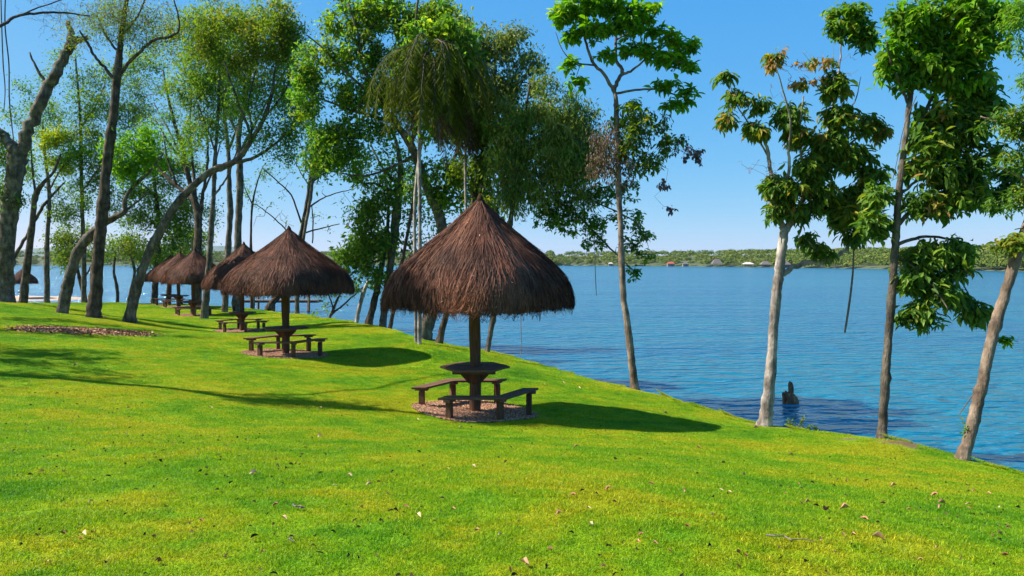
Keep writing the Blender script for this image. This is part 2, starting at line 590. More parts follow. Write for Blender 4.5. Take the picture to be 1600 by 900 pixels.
for bx, by, r_ in BARE:
    d_ = np.hypot(GX.ravel() - bx, (GY.ravel() - by) * 1.0) * (1 + .25 * np.sin(GX.ravel() * 7) * np.sin(GY.ravel() * 6))
    dv = np.maximum(dv, np.clip((r_ * 1.35 - d_) / (r_ * .6), 0, 1))
for bx, by, a, r_ in []:
    dv = np.maximum(dv, 1.0 * np.exp(-((GX.ravel() - bx) ** 2 + (GY.ravel() - by - .25) ** 2) / (2 * (r_ * .6) ** 2)))
a = me.attributes.new('dirt', 'FLOAT', 'POINT')
a.data.foreach_set('value', dv.astype(np.float32))
tag(link('lawn', me), 'sloping bright green lawn above the lake', 'lawn', kind='structure')

wx = axis([(-4000, -200, 400), (-200, 200, 40), (200, 4000, 400)])
wy = axis([(-300, 200, 50), (200, 4800, 400)])
WX, WY = np.meshgrid(wx, wy)
ii = (np.arange(len(wy) - 1)[:, None] * len(wx) + np.arange(len(wx) - 1)[None]).ravel()
me = mesh('water', np.stack([WX.ravel(), WY.ravel(), np.full(WX.size, WATER_Z)], -1), np.stack([ii, ii + 1, ii + len(wx) + 1, ii + len(wx)], -1), mat=m_water)
tag(link('water', me), 'blue rippled lake stretching to the far wooded shore', 'lake', kind='structure')

# beach spit beyond the lawn on the left
th = np.linspace(0, 2 * math.pi, 40, endpoint=False)
BC = np.array([-78, 107.0])
V = [[BC[0], BC[1], WATER_Z + .34]]
for k, (f, z) in enumerate(((.4, .33), (.75, .22), (1.0, .03), (1.15, -.6))):
    rr = f * (1 + .08 * np.sin(3 * th + k) + .05 * np.sin(7 * th))
    V += list(np.stack([BC[0] + 17 * rr * np.cos(th), BC[1] + 7 * rr * np.sin(th), np.full(40, WATER_Z + z)], -1))
j = np.arange(40); k = (j + 1) % 40
T = np.stack([np.zeros(40, int), 1 + j, 1 + k], -1)
Q = np.concatenate([np.stack([1 + r_ * 40 + j, 41 + r_ * 40 + j, 41 + r_ * 40 + k, 1 + r_ * 40 + k], -1) for r_ in range(3)])
tag(link('beach', mesh('beach', np.array(V), Q, T, smooth=True, mat=m_sand)), 'pale sandy beach spit beyond the lawn', 'beach', kind='structure')

# ------------------------------------------------------------------ far shore, with its wood
SH = [(-250, 800), (0, 850), (250, 840), (500, 830), (800, 815), (900, 800), (1100, 680), (1200, 610), (1300, 533), (1450, 445), (1600, 376), (1750, 330), (1950, 290)]
sh = np.array([((x - 800) / F * Y, Y) for x, Y in SH], float)
shs = spline(sh, 12)
sh_t = unit(np.gradient(shs, axis=0))
sh_n = np.stack([-sh_t[:, 1], sh_t[:, 0]], -1)
sh_n *= np.sign(sh_n[:, 1:2] + .3 * sh_n[:, 0:1])
offs = [(-4, -1.5), (0, .15), (5, 1.0), (30, 3.0), (90, 8), (220, 12.0), (500, 13.5), (1800, 14)]
V = np.concatenate([np.c_[shs + sh_n * o_, np.full(len(shs), WATER_Z + z_)] for o_, z_ in offs])
m_ = len(shs)
ii = (np.arange(len(offs) - 1)[:, None] * m_ + np.arange(m_ - 1)[None]).ravel()
m_far = simple_mat('far_bank_earth', [(.35, (.06, .085, .035)), (.65, (.11, .12, .06))], .05, bs=0)
tag(link('far_shore', mesh('far_shore', V, np.stack([ii, ii + 1, ii + m_ + 1, ii + m_], -1), smooth=True, mat=m_far)), 'low bank of the far lake shore', 'shore', kind='structure')


def far_trees(n, dmin, dmax, hlo, hhi, name, px_lo=-120, px_hi=1750, leaves=46, scat=None):
    """a wood as one mass: crowns of leafy clumps on short trunks"""
    k = rng.integers(0, m_, n * 3)
    fr = rng.random(n * 3)
    k2 = np.minimum(k + 1, m_ - 1)
    base = shs[k] * (1 - fr[:, None]) + shs[k2] * fr[:, None]
    d = dmin + (dmax - dmin) * rng.random(n * 3) ** 1.4
    xy = base + sh_n[k] * d[:, None]
    px = 800 + xy[:, 0] / xy[:, 1] * F
    keep = np.where((px > px_lo) & (px < px_hi))[0][:n]
    xy, d = xy[keep], d[keep]
    n = len(xy)
    z0 = WATER_Z + np.interp(d, [o_[0] for o_ in offs], [o_[1] for o_ in offs])
    h = hlo + (hhi - hlo) * rng.random(n)
    rw = h * (.42 + .3 * rng.random(n))
    L = leaves
    u = unit(rng.normal(size=(n, L, 3)))
    rad = .55 + .45 * rng.random((n, L, 1))
    u[..., 2] = np.abs(u[..., 2]) * 1.0 - .35 * rng.random((n, L))
    c = np.stack([xy[:, 0], xy[:, 1], z0 + h * .55], -1)[:, None] + u * rad * np.stack([rw, rw, h * .45], -1)[:, None]
    c = c.reshape(-1, 3)
    nr = unit(u.reshape(-1, 3) + .5 * rng.normal(size=(n * L, 3)) + np.array([0, 0, .5]))
    dd = unit(np.cross(nr, rng.normal(size=(n * L, 3))))
    sz = np.repeat(rw, L) * (.22 + .26 * rng.random(n * L))
    V, T, kk = leaf_arrays(c - dd * sz[:, None] * .5, dd, nr, sz, sz * .8)
    tt = np.clip(np.repeat(rng.normal(.5, .22, n), L) + rng.normal(0, .1, n * L), 0, 1)
    return V, T, np.repeat(tt, kk)


m_ff = leaf_mat('far_wood_leaves', [(0, (.085, .130, .022)), (.4, (.115, .165, .025)), (.7, (.145, .188, .030)), (.92, (.18, .20, .038)), (1, (.19, .175, .05))], .15, .1, 1.2)
parts = [far_trees(1200, -2, 40, 3, 7.5, 'a', leaves=110), far_trees(2300, 30, 320, 6.2, 8.6, 'b', leaves=60)]
Vs, Ts, ts, n0 = [], [], [], 0
for V, T, tt in parts:
    Vs.append(V); Ts.append(T + n0); ts.append(tt); n0 += len(V)
tag(link('far_woods', mesh('far_woods', np.concatenate(Vs), None, np.concatenate(Ts), np.concatenate(ts), mat=m_ff)), 'band of dense green woodland along the far shore', 'woodland', kind='stuff')
# distant ridge behind the left end of the far shore
rx_ = np.linspace(-2600, 600, 60)
prof = 44 + 22 * np.sin(rx_ * .0031) + 12 * np.sin(rx_ * .009 + 1) + 5 * np.sin(rx_ * .03)
prof *= np.clip((700 - rx_) / 1500, 0, 1)
V = np.concatenate([np.c_[rx_, np.full(60, 2700.), np.full(60, WATER_Z)], np.c_[rx_, np.full(60, 3200.), WATER_Z + prof], np.c_[rx_, np.full(60, 4000.), np.full(60, WATER_Z)]])
ii = (np.arange(2)[:, None] * 60 + np.arange(59)[None]).ravel()
m_ridge = simple_mat('haze_tinted_ridge_forest', [(.35, (.07, .12, .11)), (.65, (.11, .16, .14))], .01, bs=0)  # forest green shifted to blue, distance haze put into the colour
tag(link('hills', mesh('hills', V, np.stack([ii, ii + 1, ii + 61, ii + 60], -1), smooth=True, mat=m_ridge)), 'low bluish hills far beyond the lake', 'hills', kind='structure')

# ------------------------------------------------------------------ thatched shelters
PROF = spline([(0.02, 4.25), (.13, 4.16), (.66, 3.66), (1.24, 3.20), (1.64, 2.84), (1.85, 2.54), (1.92, 2.28), (1.93, 2.13)], 6)
_pl = np.concatenate([[0], np.cumsum(np.linalg.norm(np.diff(PROF, axis=0), axis=1))])
PL = _pl[-1]


def prof_at(s):
    r_ = np.interp(s, _pl, PROF[:, 0])
    z_ = np.interp(s, _pl, PROF[:, 1])
    over = np.maximum(s - PL, 0)
    return r_ - over * .12, z_ - over


def plan(a_):
    """rounded square plan of the roof, corners at 45 degrees"""
    n_ = 4.6
    return (np.abs(np.cos(a_)) ** n_ + np.abs(np.sin(a_)) ** n_) ** (-1 / n_) / 2 ** (.5 - 1 / n_) * 1.01


def thatch_core():
    K = 64
    a_ = np.arange(K) * 2 * math.pi / K
    prof = list(PROF) + [(1.80, 2.13), (1.2, 2.66), (.6, 3.08), (.12, 3.38)]
    V = []
    for i, (r_, z_) in enumerate(prof):
        rr = r_ * plan(a_) * (1 + .018 * np.sin(5 * a_ + i * .2) + .012 * np.sin(11 * a_) + .01 * rng.normal(size=K)) - (.03 if i < len(PROF) else 0) * min(1, r_)
        V.append(np.stack([rr * np.cos(a_), rr * np.sin(a_), z_ + .012 * rng.normal(size=K)], -1))
    V = np.concatenate(V)
    j = np.arange(K); k = (j + 1) % K
    Q = np.concatenate([np.stack([i * K + j, (i + 1) * K + j, (i + 1) * K + k, i * K + k], -1) for i in range(len(prof) - 1)])
    return mesh('thatch', V, Q, smooth=True, mat=m_thatch_core)


def thatch_straw(N):
    rs = np.random.default_rng(3)
    # more straws low down, where the roof is wide
    s0 = PL * np.sqrt(rs.random(N)) * 1.0 - .05
    skirt = rs.random(N) < .33
    s0 = np.where(skirt, PL - .62 + .46 * rs.random(N), s0)
    s0 = np.maximum(s0, 0)
    Ln = .30 + .50 * rs.random(N) ** 1.3
    Ln = np.where(np.arange(N) % 170 == 0, .07, Ln)
    a0 = rs.random(N) * 2 * math.pi
    low = np.clip((s0 - .55 * PL) / (.45 * PL), 0, 1)
    sweep = (.10 * np.sin(3 * a0 + 1) + .07 * np.sin(8 * a0)) * (1 + low) + .13 * rs.normal(size=N) * (1 + 1.2 * low) - .12 * low
    lift = .008 + .034 * rs.random(N) ** 2
    wild = rs.random(N) < .05
    lift = np.where(wild, lift + .06 * rs.random(N), lift) + .03 * low * rs.random(N)
    cl = (.018 * np.sin(5 * a0) + .012 * np.sin(11 * a0))
    pts, side = [], []
    for q_, f in ((0, -.012), (.33, .35), (.67, .75), (1, 1.0)):
        s_ = np.minimum(s0 + Ln * q_, PL + .02 + .06 * rs.random(N) + .035 * np.sin(a0 * 13) * np.sin(a0 * 5) + .18 * (rs.random(N) ** 12))
        r_, z_ = prof_at(s_)
        aa = a0 + sweep * q_ ** 1.4 * Ln / np.maximum(r_, .25)
        r_ = r_ * plan(aa) * (1 + cl) + lift * f * (1.0 if q_ < 1 else .9) + .006 * rs.normal(size=N)
        pts.append(np.stack([r_ * np.cos(aa), r_ * np.sin(aa), z_ + lift * .4 * f], -1))
    P_ = np.stack(pts, 1)
    a_ = a0
    tn = np.stack([-np.sin(a_), np.cos(a_), np.zeros(N)], -1)
    out_ = np.stack([np.cos(a_), np.sin(a_), np.zeros(N)], -1)
    tw = unit(tn + out_ * .5 * rs.normal(size=(N, 1)))
    w = (.0032 + .0036 * rs.random(N))
    wf = np.array([.8, 1, .9, .25])
    Lf = P_ + tw[:, None] * w[:, None, None] * wf[None, :, None]
    Rt = P_ - tw[:, None] * w[:, None, None] * wf[None, :, None]
    V = np.stack([Lf, Rt], 2).reshape(-1, 3)
    q = np.array([[0, 1, 3, 2], [2, 3, 5, 4], [4, 5, 7, 6]])
    Q = (np.arange(N)[:, None, None] * 8 + q[None]).reshape(-1, 4)
    tt = np.clip(.42 + .17 * rs.normal(size=N) + .10 * np.sin(a0 * 4 + s0 * 2) + .08 * np.sin(a0 * 9 - s0 * 5), 0, .93)
    fl = np.arange(N) % 170 == 0
    tt = np.where(fl, 1.0, tt)
    return mesh('straw', V, Q, None, np.repeat(tt, 8), mat=m_thatch)


def hexagon(R):
    return [(R * math.cos(math.radians(60 * i)), R * math.sin(math.radians(60 * i))) for i in range(6)]


def clip(poly, axis_, lo, hi):
    for sgn, lim in ((1, lo), (-1, -hi)):
        out_, n = [], len(poly)
        for i in range(n):
            p, q = poly[i], poly[(i + 1) % n]
            a_, b_ = sgn * p[axis_] - lim, sgn * q[axis_] - lim
            if a_ >= 0: out_.append(p)
            if a_ * b_ < 0:
                f = a_ / (a_ - b_)
                out_.append((p[0] + f * (q[0] - p[0]), p[1] + f * (q[1] - p[1])))
        poly = out_
    return poly


def make_shelter():
    t = thing('thatched_shelter', 'x', 'thatched shelter')
    roof = link('roof', thatch_core(), t)
    tag(link('straw', thatch_straw(24000), roof), kind='stuff')
    cap = MB().tube([(0, 0, 4.14), (.01, 0, 4.27), (.0, .01, 4.36)], [.10, .06, .02], 8).build('roof_cap', m_thatch_core, True)
    link('roof_cap', cap, roof)
    for k in range(8):
        r_ = MB()
        a_ = k * math.pi / 4
        e = 1.84 * float(plan(np.array(a_)))
        r_.tube([(.09 * math.cos(a_), .09 * math.sin(a_), 3.30), (e * math.cos(a_), e * math.sin(a_), 2.14)], [.04, .032], 6)
        link('rafter', r_.build('rafter', m_post), t)
    zz = np.linspace(-.35, 3.45, 14)
    pp = np.stack([.012 * np.sin(zz * 2.1), .01 * np.cos(zz * 1.7), zz], -1)
    link('post', MB().tube(pp, .112 + .006 * np.sin(zz * 5), 14).build('post', m_post, True), t)
    top = t
    R = .70
    yb = np.linspace(-R * .867, R * .867, 8)
    for i in range(7):
        pl = clip(hexagon(R), 1, yb[i] + .004, yb[i + 1] - .004)
        link('tabletop_plank', MB().prism(pl, .865 + .002 * (i % 3), .905 + .003 * ((i * 2) % 3)).build('tabletop_plank', m_wood), t)
    for y_ in (-.36, .36):
        link('batten', MB().box(0, y_, .829, .84, .07, .068).build('batten', m_wood), t)
    for sx in (-.16, .16):
        link('batten', MB().box(sx, 0, .828, .06, .64, .066).build('batten', m_wood), t)
    for k in range(4):
        a_ = math.radians(45 + 90 * k) if False else math.radians(90 * k)
        M = np.array(Matrix.Rotation(a_, 4, 'Z') @ Matrix.Rotation(math.radians(90), 4, 'X'))
        br = MB().prism([(.09, .56), (.115, .56), (.31, .77), (.31, .792), (.09, .792)], -.05, .05, M)
        link('brace', br.build('brace', m_post), t)
    return t


def make_bench(flip=False):
    """two angled seat sections on three square legs, following two sides of a hexagon"""
    b_ = thing('bench', 'x', 'bench')
    hi, ho = .97, 1.27

    def vert(R, deg):
        return np.array([R * math.cos(math.radians(deg)), R * math.sin(math.radians(deg))])
    angs = (-120, -60, 0)
    for s in range(2):
        a0, a1 = angs[s], angs[s + 1]
        for (r0, r1) in ((hi, (hi + ho) / 2 - .004), ((hi + ho) / 2 + .004, ho)):
            p = [vert(r0, a0), vert(r1, a0), vert(r1, a1), vert(r0, a1)]
            c = np.mean(p, 0)
            d = unit(p[3] - p[0])
            if s == 0:
                p[2] = p[2] - d * .004; p[3] = p[3] - d * .004
            else:
                p[0] = p[0] + d * .004; p[1] = p[1] + d * .004
            link('seat_plank', MB().prism(p, .425, .465).build('seat_plank', m_wood), b_)
    for deg, sh_ in ((-113, 0), (-61.5, 0), (-8, 0)):
        c = vert(1.09, deg)
        rz = math.radians(deg)
        link('leg', MB().box(c[0], c[1], .055, .105, .105, .62, rz).build('leg', m_post), b_)
        link('cleat', MB().box(c[0] + .002, c[1], .402, .26, .13, .044, rz).build('cleat', m_wood), b_)
    return b_


def gravel_bed(cx, cy, R, n, label, seed):
    rs = np.random.default_rng(seed)
    K = 36
    a_ = np.arange(K) * 2 * math.pi / K
    V = [(cx, cy, gz(cx, cy) + .018)]
    for f in (.5, .92, 1.05):
        rr = R * f * (1 + .03 * np.sin(3 * a_ + seed) + .03 * rs.normal(size=K) * (f > .8))
        x_, y_ = cx + rr * np.cos(a_), cy + rr * np.sin(a_)
        z_ = ground(x_, y_)[0] + (.018 if f < 1 else -.03)
        V += list(np.stack([x_, y_, z_], -1))
    j = np.arange(K); k = (j + 1) % K
    T = np.stack([np.zeros(K, int), 1 + j, 1 + k], -1)
    Q = np.concatenate([np.stack([1 + i * K + j, 1 + (i + 1) * K + j, 1 + (i + 1) * K + k, 1 + i * K + k], -1) for i in range(2)])
    bed = tag(link('gravel_bed', mesh('gravel_bed', np.array(V), Q, T, smooth=True, mat=m_gravel_base)), label, 'gravel', kind='stuff')
    rr = R * 1.03 * np.sqrt(rs.random(n)); aa = rs.random(n) * 2 * math.pi
    x_, y_ = cx + rr * np.cos(aa), cy + rr * np.sin(aa)
    z_ = ground(x_, y_)[0] + .019
    oc = np.array([[1, 0, 0], [-1, 0, 0], [0, 1, 0], [0, -1, 0], [0, 0, 1], [0, 0, -1]], float)
    sz = (.008 + .011 * rs.random((n, 1, 1))) * (.6 + .8 * rs.random((n, 6, 1)))
    Rm = np.linalg.qr(rs.normal(size=(n, 3, 3)))[0]
    V = np.stack([x_, y_, z_], -1)[:, None] + np.einsum('nij,kj->nki', Rm, oc) * sz
    f = np.array([[0, 2, 4], [2, 1, 4], [1, 3, 4], [3, 0, 4], [2, 0, 5], [1, 2, 5], [3, 1, 5], [0, 3, 5]])
    T = (np.arange(n)[:, None, None] * 6 + f).reshape(-1, 3)
    st = link('pebbles', mesh('pebbles', V.reshape(-1, 3), None, T, np.repeat(rs.random(n), 6), mat=m_gravel), bed)
    tag(st, kind='stuff')
    return bed


shelter0 = make_shelter()
bench0 = make_bench()
HL = ['nearest and largest thatched shelter with hexagonal table, casting a big round shadow on the lawn',
      'second nearest thatched shelter, with its own shadow left of the tall slender palm',
      'thatched shelter half hidden behind the second nearest one, its left roof edge showing',
      'shaded thatched shelter behind the slim grey trunk, one roof left of the overlapping pair',
      'thatched shelter peeping out at the left of the dark shaded roof', 'farthest thatched shelter on the lawn, its post and table showing under the neighbouring roof']
BL = [('bent wooden bench in front right of the nearest shelter, on pink gravel', 'bent wooden bench at the back left of the nearest shelter, partly sunlit'),
      ('bent wooden bench in front of the second nearest shelter table', 'bent wooden bench behind left of the second nearest shelter table'),
      ('bent bench on the near side of the half hidden shelter table', 'bent bench on the far left side of the half hidden shelter table'),
      ('bent bench on the near side of the shaded shelter behind the grey trunk', 'bent bench on the far side of the shaded shelter behind the grey trunk'),
      ('bent bench on the near side of the fifth shelter, left of the shaded one', 'bent bench on the far left side of the fifth shelter, left of the shaded one'),
      ('bent bench on the near side of the farthest lawn shelter', 'bent bench on the far left side of the farthest lawn shelter')]
GL = ['pink gravel circle under the nearest thatched shelter', 'pink gravel circle under the second nearest shelter',
      'pink gravel circle under the half hidden third shelter', 'gravel circle under the shaded fourth shelter', 'gravel circle under the fifth shelter, left of the shaded one', 'gravel circle under the farthest lawn shelter']
HSC = [(1, 1, -.59), (1.0, .885, -.63 + math.pi / 2), (.97, .96, -.50 + math.pi), (1.0, .93, -.6 - math.pi / 2), (1.05, .90, -.66), (.95, .88, -.6 + math.pi / 2)]
BEDS = []
for i, (px, py, Y) in enumerate(HUTS):
    x_ = (px - 800) / F * Y
    z_ = gz(x_, Y)
    o = shelter0 if i == 0 else copy_tree(shelter0)
    o.location = (x_, Y, z_)
    s, s_z, rz = HSC[i]
    o.scale = (s, s, s_z)
    o['label'] = HL[i]; o['group'] = 'thatched shelters along the lawn'
    for ch in o.children:            # the roofs are turned, so that no two look alike; tables face the same way
        if ch.name.startswith(('roof', 'rafter')):
            ch.rotation_euler.z = rz
            if i == 0:
                ch.location.x = .10          # the nearest roof sits a little off its post
                ch.scale = (.975, .975, 1)
    for k, rot in enumerate((0.0, math.pi)):
        bo = bench0 if (i == 0 and k == 0) else copy_tree(bench0)
        bx, by = x_ + (1 if k == 0 else -1) * .45, Y - (1 if k == 0 else -1) * .6
        bo.location = (x_, Y, (gz(bx, by) + z_) / 2 + .01)
        bo.rotation_euler.z = rot
        bo['label'] = BL[i][k]; bo['group'] = 'bent benches round the shelter tables'
    gravel_bed(x_, Y, 1.22, (9000, 5000, 1400, 700, 400, 200)[i], GL[i], i + 1)
    BEDS.append((x_, Y, 1.22))
# shelter on the beach spit
o = copy_tree(shelter0)
o.location = (-69.0, 105, WATER_Z + .2)
o['label'] = 'tiny distant thatched shelter on the sandy beach between the left trunks'
o['group'] = 'thatched shelters along the lawn'

# ------------------------------------------------------------------ trees
NTRI = 0


# how full each crown is: twigs, leaves per twig
CROWN = {11: (1.25, 1.1), 12: (2.5, 1.35), 13: (2.1, 1.35), 14: (1.6, 1.3), 15: (1.8, 1.3), 16: (1.9, 1.4), 17: (1.9, 1.4), 18: (1.7, 1.4), 19: (1.5, 1.3), 20: (1.5, 1.3), 24: (1.6, 1.4), 21: (1.3, 1.3)}

GAP = {11: -2, 12: -1.5, 14: -2, 13: -.5, 22: -2, 15: -.65}


class Tree:
    def __init__(s, name, label, Y, bark, group=None, seed=1, cat='tree'):
        s.rs = np.random.default_rng(seed)
        s.Y, s.bark, s.seed = Y, bark, seed
        s.root = None
        s.name, s.label, s.group, s.cat = name, label, group, cat
        s.gap = GAP.get(seed, -.85 if seed < 30 else -.62)
        s.k, s.kl = CROWN.get(seed, (2.1, 2.0) if seed > 30 else (1.0, 1.0))
        s.np_, s.nr_ = [], []
        s.tw = MB()
        s.targets = 0

    def px(self, pts, dY=0.0):
        """rows (x, y, width in pixels) -> world points and radii; the depth drifts by dY towards the tip"""
        n = len(pts)
        f = np.linspace(0, 1, n) ** 1.2
        Yv = self.Y + getattr(self, 'd0', 0) * (1 - f) + dY * f
        p = np.array([P(q[0], q[1], Yv[i]) for i, q in enumerate(pts)])
        r = np.array([q[2] * .5 * Yv[i] / F for i, q in enumerate(pts)])
        return np.c_[p, r]

    def trunk(s, pts, dY=0.0, att=.4, flare=True, sides=11):
        s.d0 = 0
        w = s.px(pts, dY)
        g = gz(w[0, 0], w[0, 1])
        base = w[0, :3].copy()
        s.root = thing(s.name, s.label, s.cat, (base[0], base[1], max(g, w[0, 2])), s.group)
        s.off = np.array(s.root.location)
        if s.seed in (11, 12, 13, 14): w[:, 3] *= .87
        low = w[0].copy(); low[2] = min(g, w[0, 2]) - .35; low[3] *= 1.7
        w[0, 3] *= 1.08
        w = np.concatenate([[low], w])
        sp = spline(w, 6)
        sp[:, 3] = np.maximum(sp[:, 3], .006)
        sp[:, :2] += s.rs.normal(size=(len(sp), 2)) * sp[:, 3:4] * .06
        sp[s.rs.integers(8, len(sp) - 4, 5), 3] *= 1.16
        V, Q, T = tube(sp[:, :3] - s.off, sp[:, 3], sides, wob=.15)
        link('trunk', mesh('trunk', V, Q, T, smooth=True, mat=s.bark), s.root)
        s.tpath = sp
        k = int(len(sp) * (1 - att))
        s.np_ += list(sp[k:, :3]); s.nr_ += list(sp[k:, 3])

    def limb(s, pts, dY=None, name='branch', bark=None, sides=7):
        L = np.hypot(pts[-1][0] - pts[0][0], pts[-1][1] - pts[0][1]) * s.Y / F
        if dY is None: dY = s.rs.uniform(-.45, .45) * L
        # start on the nearest point already built
        A = np.concatenate([s.tpath[:, :3], np.array(s.np_)])
        p0 = P(pts[0][0], pts[0][1], s.Y)
        i = np.argmin(np.hypot(A[:, 0] / A[:, 1] - p0[0] / p0[1], (A[:, 2] - CAMZ) / A[:, 1] - (p0[2] - CAMZ) / p0[1]))
        s.d0 = A[i, 1] - s.Y
        w = s.px(pts, s.d0 + dY)
        s.d0 = 0
        sp = spline(w, 5)
        sp[:, 3] = np.maximum(sp[:, 3], .005)
        sp[1:, :3] += s.rs.normal(size=(len(sp) - 1, 3)) * (sp[1:, 3:4] * .25)
        V, Q, T = tube(sp[:, :3] - s.off, sp[:, 3], sides, wob=.1)
        link(name, mesh(name, V, Q, T, smooth=True, mat=bark or s.bark), s.root)
        s.np_ += list(sp[1:, :3]); s.nr_ += list(sp[1:, 3])

    def grow(s, blobs, dens=1.0, droop=0.0, jig=.13):
        """twigs from the boughs out to points filling the given crown masses; returns twig tips"""
        tg = []
        for bl in blobs:
            x, y, rx, ry = bl[:4]
            n = max(2, int(1.6 * s.k * dens * (bl[4] if len(bl) > 4 else 1) * rx * ry / 60))
            dz = bl[5] if len(bl) > 5 else 0
            Yb = s.Y + dz
            c = P(x, y, Yb)
            q = unit(s.rs.normal(size=(n, 3))) * s.rs.random((n, 1)) ** (1 / 2.4)
            r = np.array([rx, (rx + ry) * .5, ry]) * Yb / F
            tg.append(c + q * r)
        tg = np.concatenate(tg)
        ph = s.rs.random((6, 3)) * 6.28
        kv = unit(s.rs.normal(size=(6, 3))) * (2 * math.pi / np.array([1.0, 1.2, 1.5, 1.9, 2.4, 3.0])[:, None]) / (s.Y / 25 * .5 + .5)
        nz = np.sin(tg @ kv.T + ph[:, 0]).sum(1) / 2.4
        keep_ = nz > s.gap
        if keep_.sum() > 4: tg = tg[keep_]
        NP, NR = np.array(s.np_), np.array(s.nr_)
        d = np.sqrt(((tg[:, None] - NP[None]) ** 2).sum(-1)).min(1)
        tg = tg[np.argsort(d)]
        cap = len(NP) + len(tg) * 4 + 8
        buf = np.zeros((cap, 3)); rb = np.zeros(cap)
        n0 = len(NP)
        buf[:n0], rb[:n0] = NP, NR
        px1 = s.Y / F
        segs = []
        for p in tg:
            dd = buf[:n0] - p
            dist = np.sqrt((dd ** 2).sum(-1)) * (1 + .25 * (buf[:n0, 2] > p[2] + .2))
            i = int(np.argmin(dist))
            a_, L = buf[i], float(dist[i])
            if L < .02: continue
            m1 = a_ * .67 + p * .33 + s.rs.normal(size=3) * L * jig + np.array([0, 0, .10 * L])
            m2 = a_ * .33 + p * .67 + s.rs.normal(size=3) * L * jig + np.array([0, 0, .08 * L])
            r0 = min(rb[i] * .75, .42 * px1 + .013 * L)
            r1 = max(.0035, .24 * px1)
            r0 = max(r0, r1)
            pts = np.stack([a_, m1, m2, p])
            rr = np.linspace(r0, r1, 4)
            s.tw.tube(pts - s.off, rr, 4 if r0 < 1.2 * px1 else 5, False)
            buf[n0:n0 + 3] = pts[1:]; rb[n0:n0 + 3] = rr[1:]
            n0 += 3
            segs.append(pts)
        s.np_ = list(buf[:n0]); s.nr_ = list(rb[:n0])
        return np.array(segs)

    def leaves(s, segs, mat, per=14, size=.14, ratio=.45, spread=.25, mode='scatter', droop=.4, hi=False, singles=0, name='foliage', tshift=0.0):
        n = len(segs)
        if not n: return
        if s.seed > 30 and s.cat != 'palm' and s.seed < 50: per, size, spread = int(per * 1.5), size * .84, spread * 1.05
        per = int(s.kl * per * (1.3 if mode == 'whorl' else 2.0))
        rs = s.rs
        N = n * per
        tip = np.repeat(segs[:, 3], per, 0)
        prev = np.repeat(segs[:, 2], per, 0)
        if mode == 'whorl':
            f = (rs.random((N, 1)) ** 1.5) * .9
            base = tip * (1 - f) + prev * f + rs.normal(size=(N, 3)) * spread * .5
            d = unit(rs.normal(size=(N, 3)) * np.array([1, 1, .45]) + np.array([0, 0, -droop]))
            nr = unit(np.array([0, 0, 1.0]) + .5 * d * np.array([1, 1, 0]) + .3 * rs.normal(size=(N, 3)))
        else:
            f = rs.random((N, 1)) * .9
            base = tip * (1 - f) + prev * f + rs.normal(size=(N, 3)) * spread * (.4 + .6 * rs.random((N, 1)))
            d = unit(rs.normal(size=(N, 3)) + np.array([0, 0, -droop]))
            nr = unit(np.array([-.25, -.1, 1.0]) + .75 * rs.normal(size=(N, 3)))
        L = size * (.45 + .85 * rs.random(N))
        W = L * ratio * (.8 + .4 * rs.random(N))
        tt = np.clip(np.repeat(rs.normal(.5 + tshift, .17, n), per) + rs.normal(0, .13, N), 0, 1)
        base = base - s.off
        if singles:
            # the leaves nearest the viewer are parts of their own; the rest stay one mass
            k = np.argsort(base[:, 1] + .05 * rs.random(N))[:singles]
            lone = np.zeros(N, bool); lone[k] = True
            protos = leaf_protos(mat)
            for i in k:
                dd = unit(d[i]); sd = unit(np.cross(dd, nr[i])); nn = np.cross(sd, dd)
                o = bpy.data.objects.new('leaf', protos[int(tt[i] * 5.999)])
                o.matrix_basis = Matrix(((dd[0] * L[i], sd[0] * W[i], nn[0] * L[i], base[i, 0]), (dd[1] * L[i], sd[1] * W[i], nn[1] * L[i], base[i, 1]),
                                         (dd[2] * L[i], sd[2] * W[i], nn[2] * L[i], base[i, 2]), (0, 0, 0, 1)))
                o.parent = s.root
                C.objects.link(o)
            kp = ~lone
            base, d, nr, L, W, tt = base[kp], d[kp], nr[kp], L[kp], W[kp], tt[kp]
        V, T, k = leaf_arrays(base, d, nr, L, W, hi)
        tag(link(name, mesh(name, V, None, T, np.repeat(tt, k), mat=mat), s.root), kind='stuff')

    def done(s, twigmat=None):
        if s.tw.n:
            tag(link('twigs', s.tw.build('twigs', twigmat or m_twig), s.root), kind='stuff')
        return s.root


_lp = {}


def leaf_protos(mat):
    if mat.name not in _lp:
        out_ = []
        for q in range(6):
            one = np.ones(1)
            V, T, k = leaf_arrays(np.zeros((1, 3)), np.array([[1., 0, 0]]), np.array([[0, 0, 1.]]), one, one, True)
            out_.append(mesh('leaf', V, None, T, np.full(len(V), (q + .5) / 6), mat=mat))
        _lp[mat.name] = out_
    return _lp[mat.name]


SHORE_G = 'trees along the lake shore'
LEFT_G = 'trees on the left of the lawn'

